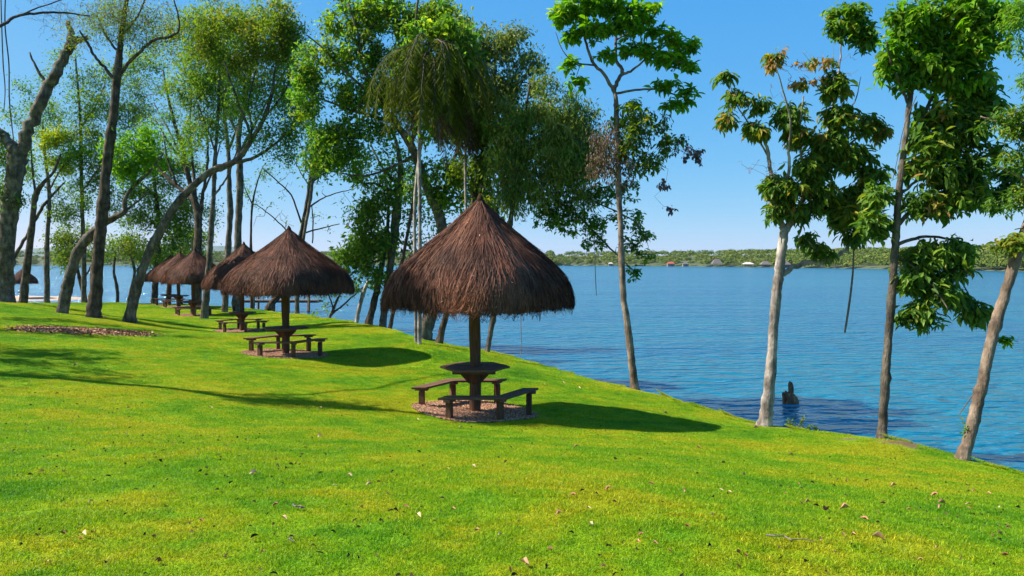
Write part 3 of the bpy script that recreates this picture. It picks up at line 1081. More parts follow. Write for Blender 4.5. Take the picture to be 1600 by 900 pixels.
# --- right side trees
t = Tree('tree', 'tall slim tree with bright yellow-green crown standing alone right of the nearest shelter', 21, m_bark_tan, SHORE_G, 11)
t.trunk([(992, 611, 17), (988, 570, 13.5), (982, 520, 12.5), (974, 460, 11.5), (971, 400, 10.5), (969, 340, 10), (966, 280, 10), (965, 230, 9), (963, 180, 9), (962, 152, 8), (958, 138, 7)], 0, .3)
for l in ([(958, 140, 6), (945, 118, 5), (928, 100, 5), (918, 75, 4), (912, 45, 3), (920, 8, 2), (905, 20, 1.5)],
          [(960, 140, 7), (968, 122, 6), (972, 110, 6), (963, 95, 5), (962, 60, 4), (965, 20, 3), (975, -15, 2)],
          [(970, 116, 5), (985, 112, 4), (1005, 95, 3), (1025, 75, 2.5), (1055, 60, 1.6)],
          [(962, 146, 4), (1000, 140, 3.5), (1030, 140, 3), (1060, 150, 2), (1088, 160, 1.2)],
          [(928, 102, 3), (900, 98, 2.2), (880, 80, 1.5), (868, 50, 1)],
          [(963, 62, 3), (985, 50, 2.5), (1010, 30, 2), (1020, 10, 1.2)],
          [(1005, 95, 2), (1035, 95, 1.8), (1065, 98, 1.2)]):
    t.limb(l)
sg = t.grow([(880, 25, 20, 16), (905, 15, 35, 20), (945, 5, 40, 22), (930, 45, 40, 16), (975, 40, 32, 20), (1010, 15, 28, 20), (1000, 75, 28, 16), (888, 100, 18, 10), (905, 128, 16, 9),
             (1050, 62, 28, 13), (1075, 75, 18, 14), (1040, 92, 28, 14), (1070, 105, 20, 12), (1040, 132, 26, 9), (1082, 150, 18, 12), (945, 88, 16, 8), (1058, 165, 20, 8), (895, 60, 20, 12), (1025, 48, 18, 10)], .95)
t.leaves(sg, LM['bright'], 15, .24, .5, .10, 'whorl', .25, True, singles=280)
sg = t.grow([(985, 165, 22, 14), (975, 190, 20, 12)], 1.3)
t.leaves(sg, LM['yellow'], 10, .17, .5, .12, 'whorl', .5, True, name='epiphyte_leaves', tshift=-.3)
sg = t.grow([(1005, 195, 40, 26), (985, 225, 30, 25), (1045, 225, 26, 20), (1000, 250, 35, 18)], 1.1, jig=.25)
t.leaves(sg, LM['olive'], 13, .16, .45, .16, 'whorl', .9, True, name='vine_leaves')
sg = t.grow([(948, 225, 30, 45), (965, 265, 35, 30), (930, 260, 20, 30)], 1.9, jig=.35)
t.leaves(sg, LM['dry'], 7, .12, .35, .15, 'whorl', 1.4, True, name='dry_leaves')
sg = t.grow([(1065, 235, 25, 15, .7), (1092, 240, 10, 18, 1.5), (1037, 290, 12, 14), (1048, 325, 5, 5), (1062, 215, 12, 8)], .8, jig=.3)
t.leaves(sg, LM['purple'], 9, .13, .6, .1, 'whorl', 1.2, True, name='purple_leaves')
t.done(m_twig_pale)

t = Tree('tree', 'pale trunked forked tree with clumps of large drooping leaves, rising beside the dark stump', 16, m_bark_pale, SHORE_G, 12)
t.trunk([(1195, 668, 27), (1199, 630, 21), (1204, 580, 18.5), (1208, 520, 17.5), (1212, 470, 17), (1217, 430, 17.5), (1220, 400, 16), (1224, 372, 17), (1226, 355, 15)], 0, .12)
for l in ([(1226, 360, 10), (1215, 335, 8), (1207, 300, 7), (1203, 260, 6), (1198, 230, 5), (1190, 212, 3), (1180, 190, 2)],
          [(1228, 360, 12), (1245, 335, 10), (1258, 305, 9), (1272, 285, 8), (1285, 255, 6), (1292, 215, 5), (1302, 160, 4), (1312, 100, 3), (1316, 50, 2)],
          [(1218, 432, 9), (1235, 420, 8), (1260, 411, 8), (1290, 408, 8), (1315, 395, 6), (1330, 380, 5), (1348, 350, 3.5), (1368, 328, 2)],
          [(1210, 310, 5), (1232, 270, 5), (1232, 230, 4), (1235, 190, 3), (1220, 130, 2.2), (1210, 95, 1.4)],
          [(1255, 310, 5), (1252, 260, 4), (1250, 200, 3), (1255, 150, 2)],
          [(1272, 286, 5), (1300, 250, 4), (1340, 215, 3), (1372, 195, 1.8)],
          [(1203, 250, 3), (1178, 205, 2.6), (1152, 165, 2), (1138, 125, 1.2)],
          [(1290, 225, 3), (1310, 190, 2.5), (1335, 160, 2), (1345, 120, 1.2)],
          [(1262, 300, 4), (1295, 305, 3.5), (1325, 310, 3), (1350, 330, 2)],
          [(1290, 408, 3), (1275, 392, 2.5), (1262, 375, 1.6)]):
    t.limb(l)
sg = t.grow([(1133, 113, 7, 7, 2), (1150, 155, 15, 13), (1134, 186, 10, 9, 1.5), (1180, 205, 20, 13), (1188, 160, 14, 10), (1230, 180, 24, 20), (1242, 212, 22, 16), (1305, 130, 20, 22), (1312, 180, 26, 20),
             (1352, 195, 20, 12), (1290, 222, 30, 22), (1330, 245, 30, 22), (1360, 275, 22, 18), (1270, 262, 28, 22), (1228, 298, 22, 26), (1214, 330, 18, 12), (1285, 305, 30, 26), (1340, 300, 22, 18),
             (1325, 340, 38, 20), (1368, 350, 22, 18), (1258, 372, 13, 12), (1280, 392, 18, 9), (1330, 372, 20, 12), (1205, 290, 12, 20), (1250, 330, 18, 14)], .75)
t.leaves(sg, LM['mango'], 13, .22, .36, .12, 'whorl', .85, True, singles=280, tshift=.1)
sg = t.grow([(1210, 92, 13, 17), (1375, 205, 9, 18), (1275, 95, 30, 6, .6), (1250, 130, 20, 10, .5)], 1.1, jig=.25)
t.leaves(sg, LM['mango'], 9, .18, .4, .08, 'whorl', .9, True, name='rusty_leaves', tshift=.42)
sg = t.grow([(1325, 18, 30, 16), (1340, 48, 30, 20), (1305, 45, 18, 12), (1355, 65, 18, 10)], .9)
t.leaves(sg, LM['mid'], 13, .17, .42, .12, 'whorl', .6, True, name='top_leaves')
sg = t.grow([(1280, 110, 60, 40, .35), (1200, 260, 50, 40, .2), (1230, 130, 30, 25, .4)], 1, jig=.2)
t.done(m_twig_pale)

t = Tree('tree', 'straight grey tree with a big dense leafy crown at the upper right', 14, m_bark_grey, SHORE_G, 13)
t.trunk([(1376, 695, 20), (1380, 650, 16), (1384, 590, 15), (1388, 530, 14), (1393, 470, 14), (1397, 410, 14), (1400, 370, 13), (1403, 320, 12), (1408, 270, 11), (1414, 220, 10), (1420, 170, 9), (1426, 130, 8),
         (1435, 90, 6), (1445, 40, 5), (1450, -10, 3)], 0, .3)
for l in ([(1412, 240, 6), (1435, 205, 6), (1450, 165, 5), (1468, 130, 4), (1485, 80, 3), (1500, 30, 2)],
          [(1400, 385, 6), (1430, 372, 5), (1460, 370, 4), (1500, 378, 3), (1532, 392, 2)],
          [(1401, 352, 7), (1425, 330, 6), (1448, 308, 5), (1480, 290, 4), (1530, 272, 3), (1560, 262, 2)],
          [(1421, 165, 5), (1405, 130, 4), (1392, 95, 3), (1385, 65, 2)],
          [(1405, 305, 4), (1440, 278, 4), (1490, 250, 3), (1530, 225, 2)],
          [(1400, 398, 4), (1430, 420, 3.4), (1460, 450, 2.6), (1482, 485, 1.6)],
          [(1452, 165, 4), (1490, 150, 3), (1525, 125, 2.4), (1545, 90, 1.6)],
          [(1440, 70, 4), (1480, 55, 3), (1520, 40, 2.4), (1550, 20, 1.6)],
          [(1460, 372, 3), (1480, 410, 2.5), (1505, 445, 2), (1525, 480, 1.4)]):
    t.limb(l)
sg = t.grow([(1430, 35, 50, 34), (1490, 25, 52, 34), (1400, 85, 30, 32), (1455, 88, 50, 32), (1515, 75, 45, 36), (1545, 25, 35, 28), (1425, 122, 28, 12), (1495, 130, 50, 22), (1540, 130, 22, 22), (1388, 110, 16, 16)], .62)
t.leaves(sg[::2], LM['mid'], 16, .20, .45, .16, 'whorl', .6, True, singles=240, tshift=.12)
t.leaves(sg[1::2], LM['bright'], 14, .18, .45, .18, 'whorl', .6, True, name='bright_foliage', tshift=-.05)  # brighter leaf colour on alternate twigs imitates sunlight on the upper crown
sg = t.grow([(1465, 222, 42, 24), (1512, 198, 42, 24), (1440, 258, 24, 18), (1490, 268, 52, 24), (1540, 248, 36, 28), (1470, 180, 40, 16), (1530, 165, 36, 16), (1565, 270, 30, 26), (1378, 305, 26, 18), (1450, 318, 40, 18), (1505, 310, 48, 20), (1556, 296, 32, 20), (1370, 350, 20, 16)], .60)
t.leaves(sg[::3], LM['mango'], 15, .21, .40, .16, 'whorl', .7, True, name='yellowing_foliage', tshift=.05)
t.leaves(np.concatenate([sg[1::3], sg[2::3]]), LM['dark'], 15, .21, .42, .16, 'whorl', .7, True, name='dark_foliage', tshift=.1)  # darker leaf colour on most twigs of this part
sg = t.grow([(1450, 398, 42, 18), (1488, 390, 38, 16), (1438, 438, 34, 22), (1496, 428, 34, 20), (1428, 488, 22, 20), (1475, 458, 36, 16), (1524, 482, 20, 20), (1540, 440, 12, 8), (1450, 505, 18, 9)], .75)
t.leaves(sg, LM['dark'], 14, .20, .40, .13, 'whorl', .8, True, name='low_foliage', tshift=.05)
t.done()

t = Tree('tree', 'smooth pale tree trunk leaning right out of the picture at the right edge', 12.6, m_bark_tan, SHORE_G, 14)
t.trunk([(1503, 724, 25), (1515, 680, 21), (1528, 630, 19.5), (1541, 570, 19), (1555, 510, 18.5), (1570, 460, 18), (1585, 410, 17.5), (1600, 365, 17), (1620, 310, 16), (1640, 250, 14), (1655, 180, 10), (1665, 90, 7)], 0, .35)
for l in ([(1600, 368, 5), (1575, 376, 4), (1548, 388, 2)], [(1625, 300, 7), (1595, 278, 5), (1562, 262, 3)], [(1640, 250, 7), (1600, 218, 5), (1560, 192, 4), (1532, 182, 2)],
          [(1652, 190, 6), (1610, 140, 4), (1585, 125, 2)], [(1660, 120, 5), (1620, 60, 4), (1580, 30, 2)]):
    t.limb(l, dY=.2)
sg = t.grow([(1570, 378, 22, 11), (1598, 372, 14, 10)], 1.0)
t.leaves(sg, LM['olive'], 13, .17, .4, .1, 'whorl', .7, True, name='low_leaves', tshift=.2)
sg = t.grow([(1575, 190, 32, 22), (1585, 245, 28, 16), (1600, 300, 24, 14), (1570, 320, 26, 12), (1600, 200, 24, 20), (1625, 200, 30, 40), (1640, 120, 30, 40)], .7)
t.leaves(sg, LM['dark'], 16, .13, .3, .13, 'whorl', .5, True, tshift=.15)
sg = t.grow([(1592, 125, 14, 8), (1580, 30, 26, 20), (1600, 10, 26, 20), (1582, 70, 16, 20, .5)], .8)
t.leaves(sg, LM['fresh'], 18, .12, .25, .15, 'whorl', .5, True, name='feathery_leaves')
t.np_ = list(t.tpath[20:34, :3]); t.nr_ = [.02] * 14
sg = t.grow([(1571, 533, 10, 6)], 4)
t.leaves(sg, LM['bright'], 8, .085, .6, .05, 'whorl', .2, True, name='sprout_leaves')
sg = t.grow([(1510, 672, 6, 8)], 4)
t.leaves(sg, LM['fresh'], 5, .07, .6, .05, 'whorl', .2, True, name='sprout_leaves')
t.done()

# --- middle trees, behind the shelters
t = Tree('tree', 'thick dark leaning tree behind the nearest shelter carrying the wide fresh green canopy', 29, m_bark_grey, SHORE_G, 15)
t.trunk([(661, 534, 30), (667, 507, 23), (677, 480, 20), (688, 440, 18), (692, 400, 17), (691, 362, 16), (686, 335, 16), (672, 305, 15), (660, 275, 14), (648, 240, 13), (635, 215, 12), (622, 198, 11), (612, 180, 9)], 0, .18)
for l in ([(640, 225, 7), (655, 195, 5), (672, 160, 4), (690, 115, 3), (700, 60, 2)], [(612, 184, 8), (590, 150, 6), (570, 110, 5), (560, 60, 4), (545, 5, 3)],
          [(612, 182, 7), (625, 130, 5), (640, 80, 5), (650, 30, 4), (655, -25, 2.5)], [(616, 190, 6), (575, 180, 5), (530, 165, 4), (488, 150, 2.5), (460, 150, 1.6)],
          [(598, 162, 5), (548, 120, 4), (510, 80, 3), (480, 55, 2)], [(648, 242, 5), (610, 262, 4), (570, 275, 3), (530, 270, 2)], [(668, 295, 6), (700, 290, 4), (730, 270, 3), (745, 250, 2)],
          [(560, 62, 3), (590, 30, 2.5), (610, -5, 2)], [(580, 128, 4), (555, 180, 3), (520, 205, 2.4), (500, 235, 1.6)]):
    t.limb(l)
sg = t.grow([(555, 30, 50, 36), (610, 20, 50, 36), (515, 95, 45, 38), (570, 85, 45, 35), (630, 75, 50, 38), (480, 115, 35, 35), (490, 165, 42, 28), (545, 150, 45, 30), (600, 140, 45, 28), (655, 40, 45, 40), (690, 30, 40, 34), (715, 70, 30, 34), (700, 130, 40, 40), (690, 190, 36, 36), (655, 60, 34, 26, .8, -4.6), (695, 45, 34, 24, .9, -4.6), (730, 75, 22, 26, .8, -4.6), (640, 120, 24, 30, .6, -4.4), (660, 200, 20, 20, .5, -4.4),
             (660, 120, 40, 35), (535, 205, 40, 22), (480, 205, 25, 15, .6)], .62)
t.leaves(sg[::2], LM['fresh'], 19, .20, .5, .23, 'scatter', .3, tshift=.05)
t.leaves(sg[1::2], LM['lime'], 17, .19, .5, .23, 'scatter', .3, name='yellowish_foliage', tshift=-.08)
sg = t.grow([(520, 235, 45, 26), (555, 260, 35, 20), (590, 200, 35, 25), (500, 255, 30, 22), (620, 165, 30, 20), (700, 275, 45, 30), (725, 300, 40, 28), (690, 310, 25, 20)], .5)
t.leaves(sg, LM['mid'], 17, .20, .5, .28, 'scatter', .3, name='lower_foliage')
sg = t.grow([(640, 25, 40, 30, .8), (560, 110, 50, 30, .4), (650, 100, 40, 30, .6)], .5, jig=.2)
t.leaves(sg, LM['olive'], 12, .16, .45, .25, 'scatter', .4, name='olive_foliage')
t.done()

t = Tree('tree', 'slanting tree under the left eave of the nearest shelter with brownish green top', 27.5, m_bark_dark, SHORE_G, 16)
t.trunk([(687, 532, 11), (697, 492, 10), (714, 420, 9), (734, 340, 8), (748, 270, 6.5), (760, 200, 5), (772, 130, 4), (776, 70, 3)], 0, .5)
for l in ([(755, 230, 4), (790, 180, 3), (815, 130, 2.4), (835, 90, 1.5)], [(768, 150, 3), (745, 110, 2.4), (735, 70, 1.6)], [(748, 270, 4), (720, 240, 3), (705, 200, 2)]):
    t.limb(l)
sg = t.grow([(770, 75, 40, 32), (805, 60, 28, 24), (740, 85, 30, 30), (825, 100, 22, 26, .8), (790, 110, 35, 24), (760, 130, 40, 28), (725, 55, 26, 24), (730, 120, 34, 34), (800, 140, 34, 26), (845, 130, 24, 26, .7)], .62)
t.leaves(sg, LM['drab'], 17, .17, .42, .24, 'scatter', .6)
sg = t.grow([(745, 190, 35, 45), (770, 240, 35, 40), (740, 270, 35, 30), (720, 180, 30, 40), (770, 180, 30, 30), (800, 200, 30, 40), (765, 315, 34, 26)], .66)
t.leaves(sg, LM['olive'], 15, .18, .45, .24, 'scatter', .6, name='lower_foliage', tshift=-.1)
t.done()

t = Tree('tree', 'thin tree seen under the right eave of the nearest shelter, crown dense, dark and drooping', 25.5, m_bark_grey, SHORE_G, 17)
t.trunk([(760, 555, 9), (766, 525, 8), (773, 485, 8), (785, 420, 7.5), (797, 350, 7.5), (805, 290, 7), (815, 230, 6), (822, 170, 4.5), (828, 130, 3)], 0, .45)
for l in ([(806, 290, 6), (855, 305, 4.5), (905, 340, 4), (945, 380, 3), (985, 418, 1.8)], [(812, 250, 5), (850, 220, 4), (890, 200, 3), (920, 190, 2)], [(805, 300, 5), (850, 280, 4), (890, 270, 3), (920, 270, 2)],
          [(802, 320, 4), (775, 300, 3.4), (750, 290, 2.4)], [(850, 304, 3), (895, 300, 3), (940, 320, 2.4), (990, 345, 1.8), (1010, 375, 1.2)]):
    t.limb(l)
sg = t.grow([(840, 185, 48, 38), (880, 215, 45, 40), (835, 250, 50, 42), (880, 270, 50, 38), (795, 245, 40, 50), (905, 190, 32, 34), (855, 300, 48, 30), (800, 300, 34, 30), (910, 255, 30, 34), (930, 225, 26, 22), (900, 305, 34, 22), (790, 190, 34, 36)], .62)
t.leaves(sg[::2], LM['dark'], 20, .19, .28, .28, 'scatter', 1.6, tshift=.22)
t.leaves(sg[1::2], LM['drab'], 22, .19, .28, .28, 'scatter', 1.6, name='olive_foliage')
sg = t.grow([(850, 130, 30, 30, .5), (885, 150, 30, 14, .6), (920, 180, 22, 14, .7), (870, 240, 40, 50, .35)], .8, jig=.25)
t.leaves(sg, LM['olive'], 12, .15, .33, .2, 'scatter', 1.2, name='hanging_leaves')
sg = t.grow([(890, 335, 45, 18), (935, 350, 40, 20), (870, 350, 40, 18), (980, 340, 25, 20), (1005, 370, 24, 16), (975, 385, 28, 14), (1010, 400, 16, 12), (985, 425, 18, 12), (950, 300, 30, 25), (925, 375, 30, 12), (985, 300, 15, 18), (870, 320, 30, 20), (880, 365, 30, 10)], .55)
t.leaves(sg, LM['mid'], 12, .17, .55, .14, 'whorl', .4, True, name='low_spray_foliage')
sg = t.grow([(880, 250, 55, 60, .5), (860, 300, 60, 40, .4)], .8, jig=.45)
t.done(m_twig_pale)

t = Tree('tree', 'knotty grey tree with bushy dark green crown between the two nearest shelters', 34, m_bark_grey, SHORE_G, 18)
t.trunk([(597, 514, 13), (602, 475, 11), (608, 430, 11), (613, 390, 12), (619, 340, 13), (623, 300, 12), (626, 265, 9), (621, 230, 6), (612, 200, 4)], 0, .6)
for l in ([(622, 305, 5), (590, 288, 4), (562, 285, 3), (540, 270, 2)], [(623, 290, 5), (602, 268, 4), (586, 240, 3), (575, 210, 2)], [(614, 385, 5), (590, 370, 4), (560, 365, 3), (540, 350, 2)], [(612, 400, 4), (580, 410, 3), (550, 410, 2)]):
    t.limb(l)
sg = t.grow([(585, 375, 38, 38), (560, 345, 28, 25), (548, 405, 35, 22), (600, 320, 30, 25), (590, 425, 28, 20), (530, 430, 20, 14), (565, 390, 30, 25)], .62)
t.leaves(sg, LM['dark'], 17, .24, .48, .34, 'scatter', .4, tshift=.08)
sg = t.grow([(585, 250, 45, 30), (600, 285, 35, 22), (555, 280, 25, 15), (640, 320, 25, 40), (650, 400, 20, 40), (635, 260, 25, 30), (680, 340, 14, 40)], .42)
t.leaves(sg, LM['mid'], 13, .20, .48, .34, 'scatter', .4, name='upper_foliage')
t.done()
t = Tree('tree', 'dark slanting trunk just left of the knotty grey tree', 34.5, m_bark_dark, SHORE_G, 19)
t.trunk([(574, 514, 13), (584, 475, 10.5), (592, 440, 9), (599, 400, 8), (605, 360, 6), (607, 310, 4), (600, 270, 3)], 0, .5)
sg = t.grow([(590, 330, 30, 35), (575, 300, 28, 22), (610, 270, 22, 25)], .4)
t.leaves(sg, LM['mid'], 13, .2, .48, .34, 'scatter', .4, tshift=-.1)
t.done()
t = Tree('tree', 'short thin dark trunk right of the knotty grey tree, under the thatch edge', 32, m_bark_dark, SHORE_G, 20)
t.trunk([(609, 516, 7), (616, 480, 6.5), (624, 430, 6), (636, 370, 5), (646, 310, 4), (650, 270, 3)], 0, .5)
sg = t.grow([(645, 300, 20, 35), (650, 250, 18, 20)], .4)
t.leaves(sg, LM['mid'], 12, .19, .48, .3, 'scatter', .4)
t.done()
t = Tree('tree', 'pale thin leaning bare trunk in front of the lake between the shelters', 36, m_bark_pale, SHORE_G, 21)
t.trunk([(556, 507, 7), (563, 475, 6), (570, 452, 5.5), (576, 438, 4.5)], 0, .3)
sg = t.grow([(560, 448, 22, 8), (585, 440, 12, 8)], .7)
t.leaves(sg, LM['dark'], 12, .22, .48, .25, 'scatter', .4)
t.done()
t = Tree('small_tree', 'low spreading small tree with thin slanted stems at the water edge', 40, m_bark_dark, SHORE_G, 22, 'small tree')
t.trunk([(514, 500, 4.5), (521, 483, 4), (527, 468, 3.4), (536, 452, 2.6)], 0, .7)
t.limb([(518, 492, 3.4), (535, 478, 3), (552, 462, 2.4), (566, 450, 1.6)])
t.limb([(521, 484, 2.6), (515, 465, 2.2), (508, 450, 1.6)])
sg = t.grow([(540, 450, 28, 9), (507, 452, 18, 9), (525, 462, 12, 7, .6), (513, 478, 14, 6, .5)], 1.0)
t.leaves(sg, LM['mid'], 13, .2, .5, .3, 'scatter', .3)
t.done()

t = Tree('tree', 'leaning bare tree with thin spreading boughs against the pale sky, behind the second shelter', 52, m_bark_dark, SHORE_G, 23)
t.trunk([(420, 481, 11), (440, 455, 9), (458, 405, 8), (471, 365, 7), (478, 325, 6), (484, 285, 5), (488, 255, 4), (490, 235, 3)], 0, .5)
for l in ([(478, 328, 3), (500, 312, 2.4), (525, 302, 1.8), (550, 296, 1.2)], [(473, 355, 3), (455, 305, 2.4), (432, 282, 2), (412, 264, 1.4)], [(484, 290, 3), (500, 266, 2.4), (506, 244, 1.6)], [(472, 365, 2.6), (505, 356, 2), (530, 350, 1.4)],
          [(486, 270, 2.6), (475, 240, 2), (465, 215, 1.4)], [(466, 380, 2.6), (440, 352, 2), (415, 330, 1.6), (398, 318, 1.2)], [(488, 380, 2), (489, 345, 2), (487, 320, 1.6)], [(483, 290, 2), (470, 270, 1.6), (455, 240, 1.1)]):
    t.limb(l)
sg = t.grow([(440, 290, 50, 45, .25), (510, 310, 40, 45, .25), (480, 250, 30, 30, .4), (430, 340, 40, 30, .25), (500, 350, 25, 20, .3)], .9, jig=.18)
t.leaves(sg[::3], LM['mid'], 7, .18, .45, .3, 'scatter', .2)
t.done()
t = Tree('tree', 'slim trunk standing by the pier with leafy top above the second shelter', 45, m_bark_grey, SHORE_G, 24)
t.trunk([(464, 492, 7.5), (466, 440, 6), (473, 380, 5), (485, 310, 5), (489, 275, 4.5), (494, 245, 3.4), (500, 215, 2.4)], 0, .35)
t.limb([(488, 285, 3), (500, 275, 2), (520, 262, 1.4)])
sg = t.grow([(512, 222, 34, 36), (498, 250, 22, 22), (530, 250, 25, 20), (490, 205, 18, 18)], .55)
t.leaves(sg, LM['mid'], 15, .24, .5, .4, 'scatter', .3)
t.done()

# --- left trees
t = Tree('tree', 'massive lopped trunk at the left edge, forked with sawn-off limbs', 36, m_bark_grey, LEFT_G, 31)
t.trunk([(9, 487, 34), (8, 455, 25), (9, 400, 24), (14, 340, 25), (21, 290, 25), (27, 245, 25), (30, 225, 22)], 0, .2, sides=14)
for l in ([(29, 246, 20), (45, 205, 18), (62, 165, 17), (85, 118, 15), (106, 82, 15), (116, 64, 12), (138, 57, 6)], [(112, 75, 11), (111, 55, 10), (106, 33, 7)], [(24, 240, 18), (6, 214, 14), (-20, 192, 12)],
          [(73, 132, 5), (58, 108, 4), (46, 82, 2.6)]):
    t.limb(l, dY=0, sides=10)
sg = t.grow([(5, 300, 12, 30), (0, 240, 14, 30), (35, 320, 14, 14)], .6)
t.leaves(sg, LM['dark'], 14, .2, .45, .35, 'scatter', .4)
t.done()

t = Tree('tree', 'tall upright dark trunk with two raised side boughs, left of the leaning tree', 33, m_bark_dark, LEFT_G, 32)
t.trunk([(146, 501, 27), (147, 480, 20), (152, 420, 18), (158, 350, 16.5), (163, 300, 15.5), (168, 250, 14.5), (176, 190, 13), (182, 130, 12), (186, 90, 10), (190, 50, 8), (197, 5, 6), (203, -40, 4)], 0, .28, sides=13)
for l in ([(180, 128, 6), (165, 108, 5), (148, 88, 4.4), (137, 68, 4), (124, 48, 2.6)], [(182, 125, 6.5), (200, 100, 5.5), (225, 75, 5), (242, 62, 4.4), (268, 57, 4), (280, 44, 3), (277, 18, 2.4), (270, -5, 2)],
          [(187, 85, 4), (165, 55, 3), (150, 20, 2)], [(190, 55, 4), (215, 25, 3), (230, -10, 2)]):
    t.limb(l)
sg = t.grow([(195, 30, 50, 40, 3), (225, 55, 36, 34, 3), (165, 25, 45, 30, 2.2), (120, 45, 45, 38, 1.2), (250, 25, 30, 34, 1.5)], .9, jig=.25)
t.leaves(sg[::4], LM['olive'], 7, .13, .4, .3, 'scatter', .3, tshift=.1)
t.done(m_twig_pale)

t = Tree('tree', 'curved grey trunk leaning right and passing behind the tall upright dark trunk', 33.8, m_bark_grey, LEFT_G, 33)
t.trunk([(96, 495, 19), (104, 455, 16.5), (112, 420, 15.5), (125, 388, 14.5), (143, 365, 13), (160, 351, 11), (180, 339, 9.5), (195, 330, 8.5), (195, 312, 6), (208, 292, 5), (230, 272, 4), (255, 240, 3)], 0, .25)
t.limb([(194, 331, 4), (212, 318, 3), (230, 300, 2)])
t.limb([(208, 292, 3), (214, 268, 2.4), (222, 240, 1.6)])
sg = t.grow([(212, 272, 26, 18), (232, 245, 26, 18), (190, 262, 20, 14), (220, 215, 30, 16, .7), (175, 235, 20, 14)], .5)
t.leaves(sg, LM['bright'], 15, .22, .5, .3, 'scatter', .2)
t.done()

t = Tree('tree', 'long smooth trunk leaning far right over the lawn left of the farthest shelters', 33.2, m_bark_grey, LEFT_G, 34)
t.trunk([(203, 496, 18), (211, 460, 14.5), (222, 425, 13.5), (235, 390, 13), (252, 358, 12.5), (272, 325, 12), (300, 292, 11), (330, 268, 10.5), (355, 258, 10), (375, 245, 8.5), (395, 215, 7), (412, 185, 6), (425, 145, 4.5), (430, 105, 3)], 0, .3)
for l in ([(362, 256, 7), (400, 245, 5), (432, 222, 4), (472, 188, 2.4)], [(395, 217, 5), (380, 180, 4), (365, 140, 3), (350, 95, 2)], [(413, 184, 4), (440, 150, 3), (460, 110, 2)], [(385, 235, 4), (393, 200, 3.4), (388, 160, 3), (400, 110, 2)]):
    t.limb(l)
sg = t.grow([(400, 60, 55, 40), (440, 30, 45, 32), (350, 40, 50, 36), (430, 95, 40, 30), (370, 95, 40, 28), (455, 60, 30, 30), (325, 75, 30, 28)], .5)
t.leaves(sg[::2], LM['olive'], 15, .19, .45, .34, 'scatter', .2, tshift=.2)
t.leaves(sg[1::2], LM['lime'], 12, .19, .45, .34, 'scatter', .2, name='bright_foliage')  # every other twig carries lime leaves
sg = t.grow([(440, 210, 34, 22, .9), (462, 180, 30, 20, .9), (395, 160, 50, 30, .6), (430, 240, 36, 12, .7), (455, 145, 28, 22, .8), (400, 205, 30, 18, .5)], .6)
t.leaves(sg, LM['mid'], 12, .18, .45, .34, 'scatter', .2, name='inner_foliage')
t.done()

t = Tree('tree', 'slim pale grey trunk in front of the shaded fourth shelter', 41, m_bark_grey, LEFT_G, 35)
t.trunk([(319, 504, 14), (321, 475, 11), (325, 430, 9.5), (329, 380, 8.5), (332, 330, 7.5), (334, 300, 6.5), (336, 250, 5.5), (340, 190, 4.5), (343, 120, 3.5), (346, 70, 2.5)], 0, .4)
for l in ([(333, 308, 4), (345, 291, 3.2), (358, 270, 2.6), (372, 230, 2)], [(337, 240, 3), (325, 205, 2.6), (310, 165, 2)], [(341, 180, 3), (352, 140, 2.4), (365, 105, 1.6)]):
    t.limb(l)
sg = t.grow([(330, 110, 42, 36), (310, 150, 35, 28), (350, 150, 36, 28), (300, 90, 35, 28), (345, 60, 34, 26), (320, 200, 34, 24, .8), (300, 240, 30, 20, .6), (350, 205, 26, 22, .7), (280, 130, 28, 22, .8)], .45)
t.leaves(sg[::2], LM['mid'], 15, .2, .45, .4, 'scatter', .2, tshift=.1)
t.leaves(sg[1::2], LM['lime'], 13, .2, .45, .4, 'scatter', .2, name='pale_foliage')
t.done()

t = Tree('tree', 'straight grey trunk behind the half hidden shelter, right one of the close pair', 46, m_bark_grey, LEFT_G, 36)
t.trunk([(371, 493, 16), (371, 420, 12), (372, 360, 11), (375, 300, 10.5), (374, 255, 9.5), (373, 210, 8), (384, 150, 6), (394, 100, 5), (402, 50, 3.5)], 0, .35)
for l in ([(374, 240, 5), (400, 190, 4), (425, 145, 3), (450, 100, 2)], [(373, 215, 5), (355, 170, 4), (345, 120, 3), (330, 80, 2)], [(385, 148, 4), (370, 100, 3), (365, 55, 2)]):
    t.limb(l)
sg = t.grow([(385, 120, 45, 36), (420, 140, 38, 32), (360, 70, 45, 30), (400, 30, 45, 28), (300, 40, 42, 32), (330, 15, 40, 25), (270, 70, 34, 30), (440, 170, 30, 25)], .4)
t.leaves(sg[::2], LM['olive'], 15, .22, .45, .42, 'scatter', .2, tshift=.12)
t.leaves(sg[1::2], LM['lime'], 12, .22, .45, .42, 'scatter', .2, name='bright_foliage')  # lime leaf colour mixed in among the olive
t.done()
t = Tree('tree', 'wavy thin grey trunk, left one of the close pair behind the half hidden shelter', 48, m_bark_grey, LEFT_G, 37)
t.trunk([(351, 492, 10), (354, 440, 9), (357, 380, 8.5), (360, 330, 8.5), (358, 290, 7.5), (357, 240, 6), (351, 180, 5), (345, 120, 4), (340, 70, 3)], 0, .35)
t.limb([(357, 235, 4), (372, 195, 3), (380, 150, 2)])
sg = t.grow([(345, 130, 40, 30), (370, 170, 30, 25), (335, 80, 34, 28)], .4)
t.leaves(sg, LM['mid'], 14, .22, .45, .42, 'scatter', .2)
t.done()

